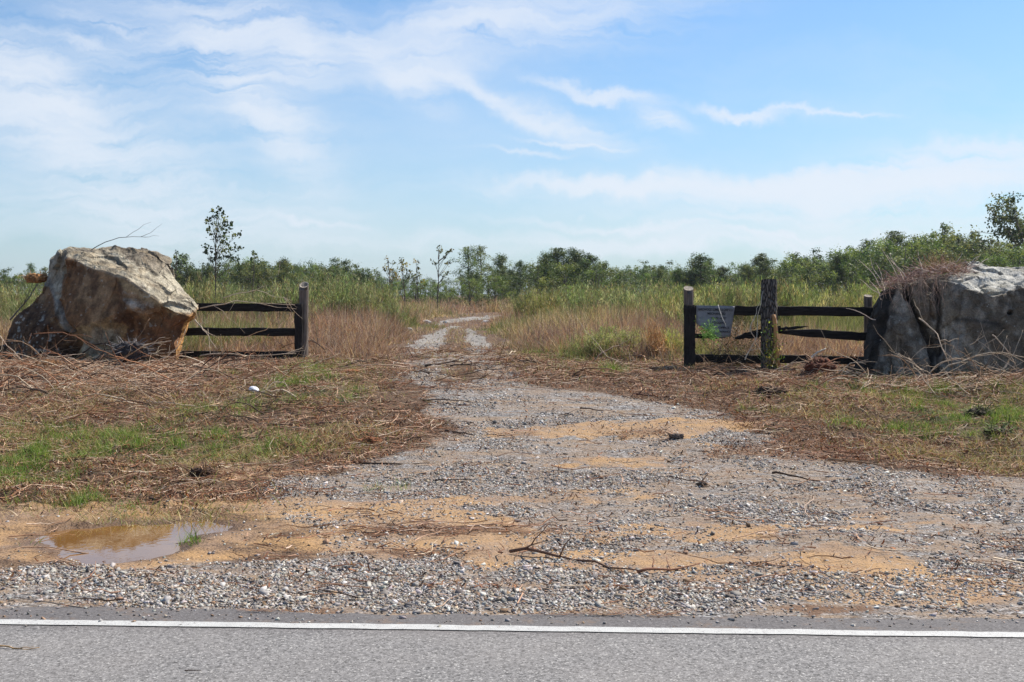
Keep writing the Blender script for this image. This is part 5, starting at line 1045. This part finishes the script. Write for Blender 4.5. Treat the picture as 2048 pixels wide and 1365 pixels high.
# ---- trees of the far row
def crown_tree(kind, seed, h=6.0):
    r = np.random.default_rng(seed); t = empty({'pine': 'pine_tree', 'open': 'pine_tree', 'broad': 'broadleaf_tree', 'bush': 'bushy_tree'}[kind]); mb = MB(); cen = []; sp = []
    H_ = h; lean = r.normal(0, .02*h, 2)
    def axis_(q): return np.array([lean[0]*q, lean[1]*q, H_*q])
    addtube(mb, [axis_(q) for q in np.linspace(-.02, .97, 9)], np.linspace(.016*h, .003*h, 9), (.11, .09, .075), 6)
    if kind in ('pine', 'open'):
        q0 = .14 if kind == 'pine' else .38; nb = 46 if kind == 'pine' else 24
        for i in range(nb):
            q = q0+(1-q0)*(i+r.random())/nb; rad = h*(.30 if kind == 'pine' else .21)*(1-((q-q0)/(1-q0))**1.6*.88)*r.uniform(.55, 1.25); th = r.uniform(0, 6.28)
            a = axis_(q); b = a+np.array([math.cos(th)*rad, math.sin(th)*rad, rad*r.uniform(.25, .8)]); m_ = (a+b)/2-np.array([0, 0, .06*rad])
            addtube(mb, [a, m_, b], [.004*h, .003*h, .0012*h], (.12, .095, .075), 4, False)
            for s in np.linspace(.35, 1.0, 4 if kind == 'pine' else 3): cen.append(a+(b-a)*s+r.normal(0, .035*h, 3)*np.array([1, 1, .7])); sp.append(h*.042*r.uniform(.7, 1.35))
        cen.append(axis_(1.0)); sp.append(.03*h); nl, ls, asp = 44 if kind == 'pine' else 36, h*.027, .34
        cols = ((.105, .17, .075), (.15, .22, .085), (.08, .13, .07), (.21, .27, .11))
    elif kind == 'broad':
        for i in range(26):
            q = r.uniform(.28, .75); th = r.uniform(0, 6.28); top = r.uniform(.5, 1.0); rad = h*.42*math.sqrt(max(.05, 1-((top-.62)/.42)**2))*r.uniform(.5, 1.05)
            a = axis_(q); b = np.array([math.cos(th)*rad, math.sin(th)*rad, max(H_*top, a[2]+.1)]); m_ = (a+b)/2+np.array([0, 0, -.03*h]); addtube(mb, [a, m_, b], [.007*h, .004*h, .0015*h], (.12, .10, .08), 4, False)
            for s in (.55, .8, 1.0, 1.08): cen.append(a+(b-a)*s+r.normal(0, .045*h, 3)); sp.append(h*.05*r.uniform(.6, 1.4))
        nl, ls, asp = 48, h*.027, .65; cols = ((.10, .155, .065), (.15, .205, .08), (.075, .12, .06), (.20, .25, .10))
    else:
        for i in range(60):
            th = r.uniform(0, 6.28); q = r.uniform(.08, 1)**.8; rad = h*.62*math.sqrt(max(.04, 1-q**1.9))*r.uniform(.3, 1.1); c = np.array([math.cos(th)*rad, math.sin(th)*rad, H_*q]); cen.append(c); sp.append(h*.06*r.uniform(.6, 1.5))
            if i % 3 == 0: addtube(mb, [axis_(q*.4), (axis_(q*.5)+c)/2, c], [.006*h, .004*h, .001*h], (.12, .10, .08), 4, False)
        nl, ls, asp = 60, h*.028, .5; cols = ((.11, .18, .055), (.16, .24, .075), (.08, .13, .05), (.23, .30, .10))
    mb.build('trunk', m_bark, t, True); V, Q, c = leaf_cards(np.array(cen), np.array(sp), nl, ls, cols, r, asp); mesh_np('crown', V, Q, None, c, False, m_leaf, t); return t
protos = {k: [crown_tree(k, 300+i+{'pine': 0, 'open': 20, 'broad': 40, 'bush': 60}[k]) for i in range(n)] for k, n in (('pine', 4), ('open', 2), ('broad', 3), ('bush', 3))}
def tree(kind, u, vtop, Y, label, grp=None, wid=1.0):
    wid *= 1.12
    x = (u-1024)/F*Y; z = gz1(x, Y); hh_ = (H-(vtop-HZ)/F*Y)-z; s = max(.15, hh_/6.1); pl = protos[kind]
    o = place(pl[r.integers(len(pl))], (x, Y, z-.05), r.uniform(0, 6.28), (s*wid*r.uniform(.9, 1.1), s*wid*r.uniform(.9, 1.1), s))
    tag(o, label, 'tree', grp); return o
for a in [('open',938,493,105,'tall open young pine, first of the pair beyond the track bend',None,1.1),('open',965,494,108,'tall open young pine, second of the pair beyond the track bend',None,1.0),
  ('pine',1006,512,100,'rounded pine just beyond the open pair past the track bend',None,1.1),('pine',1040,524,100,'small pine at the edge of the dense pine group beyond the track',None,1.0),
  ('pine',1094,508,84,'spiky pine opening the dense dark pine group beyond the track',None,1.0),('pine',1114,500,86,'dense dark pine in the middle of the group beyond the track',None,1.4),('pine',1150,500,84,'tallest pine of the dense group between track and broken fence',None,1.2),
  ('pine',1182,511,82,'dark pine closing the dense group on the broken fence side',None,1.3),('bush',1130,528,78,'broad dark bush under the dense pine group',None,1.3),('bush',1190,535,76,'broad dark bush under the last pine of the dense group',None,1.3),
  ('open',1290,530,110,'small open pine standing between the dense group and the broken fence post',None,1.0),('pine',1401,511,80,'peaked pine directly above the round post of the broken fence',None,1.3),
  ('pine',1519,511,84,'peaked pine directly above the bark covered post',None,1.1),('broad',1612,512,80,'dark rounded tree above the rails between bark post and grey boulder',None,1.1),
  ('open',1740,482,86,'open crowned tree where the far row climbs towards the grey boulder',None,1.2),('pine',1788,468,88,'upright pine above the near end of the grey boulder',None,1.2),('broad',1818,472,84,'dense round tree above the root mat',None,1.0),
  ('broad',1866,458,92,'high round crowned tree above the middle of the root mat',None,1.0),('broad',1935,478,130,'bluish rounded tree, near one of two behind the grey boulder crest',None,.95),('broad',1975,472,130,'bluish rounded tree, far one of two behind the grey boulder crest',None,1.0),
  ('broad',2052,400,80,'largest tree, its crown cut by the edge of the photograph above the grey boulder',None,.95),('broad',2100,430,84,'large tree just outside the picture next to the largest tree',None,.9),('open',58,528,90,'small spindly tree beyond the outer slope of the brown boulder',None,.9)]:
    tree(a[0], a[1], a[2], a[3], a[4], a[5], a[6])
def row(us, vt, Y0, Y1, kinds, lab, grp, wid=1.0):
    L_ = {}
    for uu in us: 
        k = kinds[r.integers(len(kinds))]; kn = {'pine': 'pine', 'open': 'open pine', 'broad': 'leafy tree', 'bush': 'bushy tree'}[k]
        o = tree(k, uu+r.normal(0, 5), np.interp(uu, [a for a, b in vt], [b for a, b in vt])+(3 if Y0 >= 100 else -3)+r.normal(0, 6.5), r.uniform(Y0, Y1), lab % kn, grp, wid); L_.setdefault(k, (kn, []))[1].append(o)
    for k, (kn, ob) in L_.items(): order(ob, '%s '+(lab % kn))
row(range(-40, 110, 22), [(-40,538),(20,545),(110,548)], 80, 100, ['bush', 'broad'], 'dark %s in the far row beyond the outer slope of the brown boulder', 'trees beyond the brown boulder')
row([355,375,398,420,460,485,500,520,545,565,582,600,625,645,668,690,710], [(350,528),(400,530),(485,520),(520,524),(545,518),(575,518),(600,535),(640,526),(700,540)], 76, 100, ['broad', 'bush', 'pine'], 'blue green %s in the far row above the darker fence', 'trees in the far row above the darker fence', .95)
row([730,748,765,785,805,825,848,868,890,912,928,950,972,990,1020,1055], [(730,545),(780,552),(850,556),(900,552),(1000,540),(1060,530)], 88, 115, ['bush', 'pine', 'open'], 'small dark %s in the low row around the track bend', 'low trees around the track bend', 1.0)
row([1075,1100,1140,1165,1205,1225,1245,1262,1280,1300,1320,1340,1358,1375], [(1075,522),(1165,525),(1225,538),(1250,543),(1300,545),(1330,541),(1375,538)], 78, 100, ['bush', 'pine', 'bush'], 'green %s in the far row between track and broken fence', 'trees between track and broken fence', 1.05)
row([1385,1415,1435,1452,1470,1490,1505,1535,1552,1575], [(1385,528),(1415,520),(1445,540),(1480,538),(1535,528),(1575,540)], 74, 96, ['bush', 'pine', 'broad'], 'green %s in the far row above the sign and the bark post', 'trees above the sign and the bark post', 1.05)
row([1590,1630,1648,1668,1688,1705,1722,1758,1775,1802,1835,1850,1885,1905], [(1590,520),(1630,512),(1660,512),(1700,505),(1760,492),(1800,485),(1850,480),(1890,485),(1910,505)], 72, 95, ['bush', 'broad', 'pine'], 'dense green %s in the far row rising towards the grey boulder', 'trees rising towards the grey boulder', 1.1)
row([1925,1950,1985,2005,2020,2035,2060,2085], [(1925,515),(2048,500),(2090,495)], 66, 84, ['bush', 'bush', 'broad'], 'bright green %s low behind the crest of the grey boulder', 'trees behind the grey boulder', 1.1)
row(range(740, 1000, 20), [(740,566),(1000,562)], 70, 84, ['bush'], 'low yellow green %s between the dry grass and the far row', 'low bushes before the far row', 1.2)
row(range(360, 780, 19), [(360,535),(480,528),(560,526),(620,536),(700,540),(780,552)], 104, 130, ['pine', 'bush', 'broad'], 'distant hazy %s in the last row above the three rail fence', 'last row of trees above the three rail fence', 1.3)
row(range(1000, 1600, 20), [(1000,545),(1080,528),(1170,525),(1240,542),(1380,536),(1480,540),(1600,525)], 104, 130, ['pine', 'bush', 'broad'], 'distant hazy %s in the last row beyond the broken fence side', 'last row of trees beyond the broken fence side', 1.3)
row(range(1610, 2060, 25), [(1610,520),(1700,506),(1800,485),(1900,478),(2060,490)], 100, 120, ['broad', 'bush'], 'distant hazy %s in the last row above the grey boulder', 'last row of trees above the grey boulder', 1.2)
for k in protos:
    for p in protos[k]:
        if p.name not in used:
            for ch in list(p.children): bpy.data.objects.remove(ch)
            bpy.data.objects.remove(p)
for p in shrubs:
    if p.name not in used:
        for ch in list(p.children): bpy.data.objects.remove(ch)
        bpy.data.objects.remove(p)
scene.cycles.use_denoising = True; scene.cycles.denoising_input_passes = 'RGB_ALBEDO_NORMAL'; scene.cycles.denoising_prefilter = 'ACCURATE'
scene.cycles.max_bounces = 6; scene.cycles.diffuse_bounces = 3; scene.cycles.transmission_bounces = 3

# air between here and the far trees
hm = bpy.data.materials.new('haze'); hm.use_nodes = True; hn = hm.node_tree; hn.nodes.clear()
pv = N(hn, 'ShaderNodeVolumePrincipled', {'Color': (.80, .88, 1.0, 1), 'Density': HAZE, 'Anisotropy': .2}); ho = hn.nodes.new('ShaderNodeOutputMaterial'); hn.links.new(pv.outputs[0], ho.inputs['Volume'])
hb = MB(); hb.add(CUBE*np.array([9600, 7400, 16.])+np.array([0, 1600, 6.5]), CQ); hz_o = hb.build('haze', hm); tag(hz_o, 'thin pale air haze over the field', 'haze', None, 'stuff')
scene.cycles.volume_bounces = 0
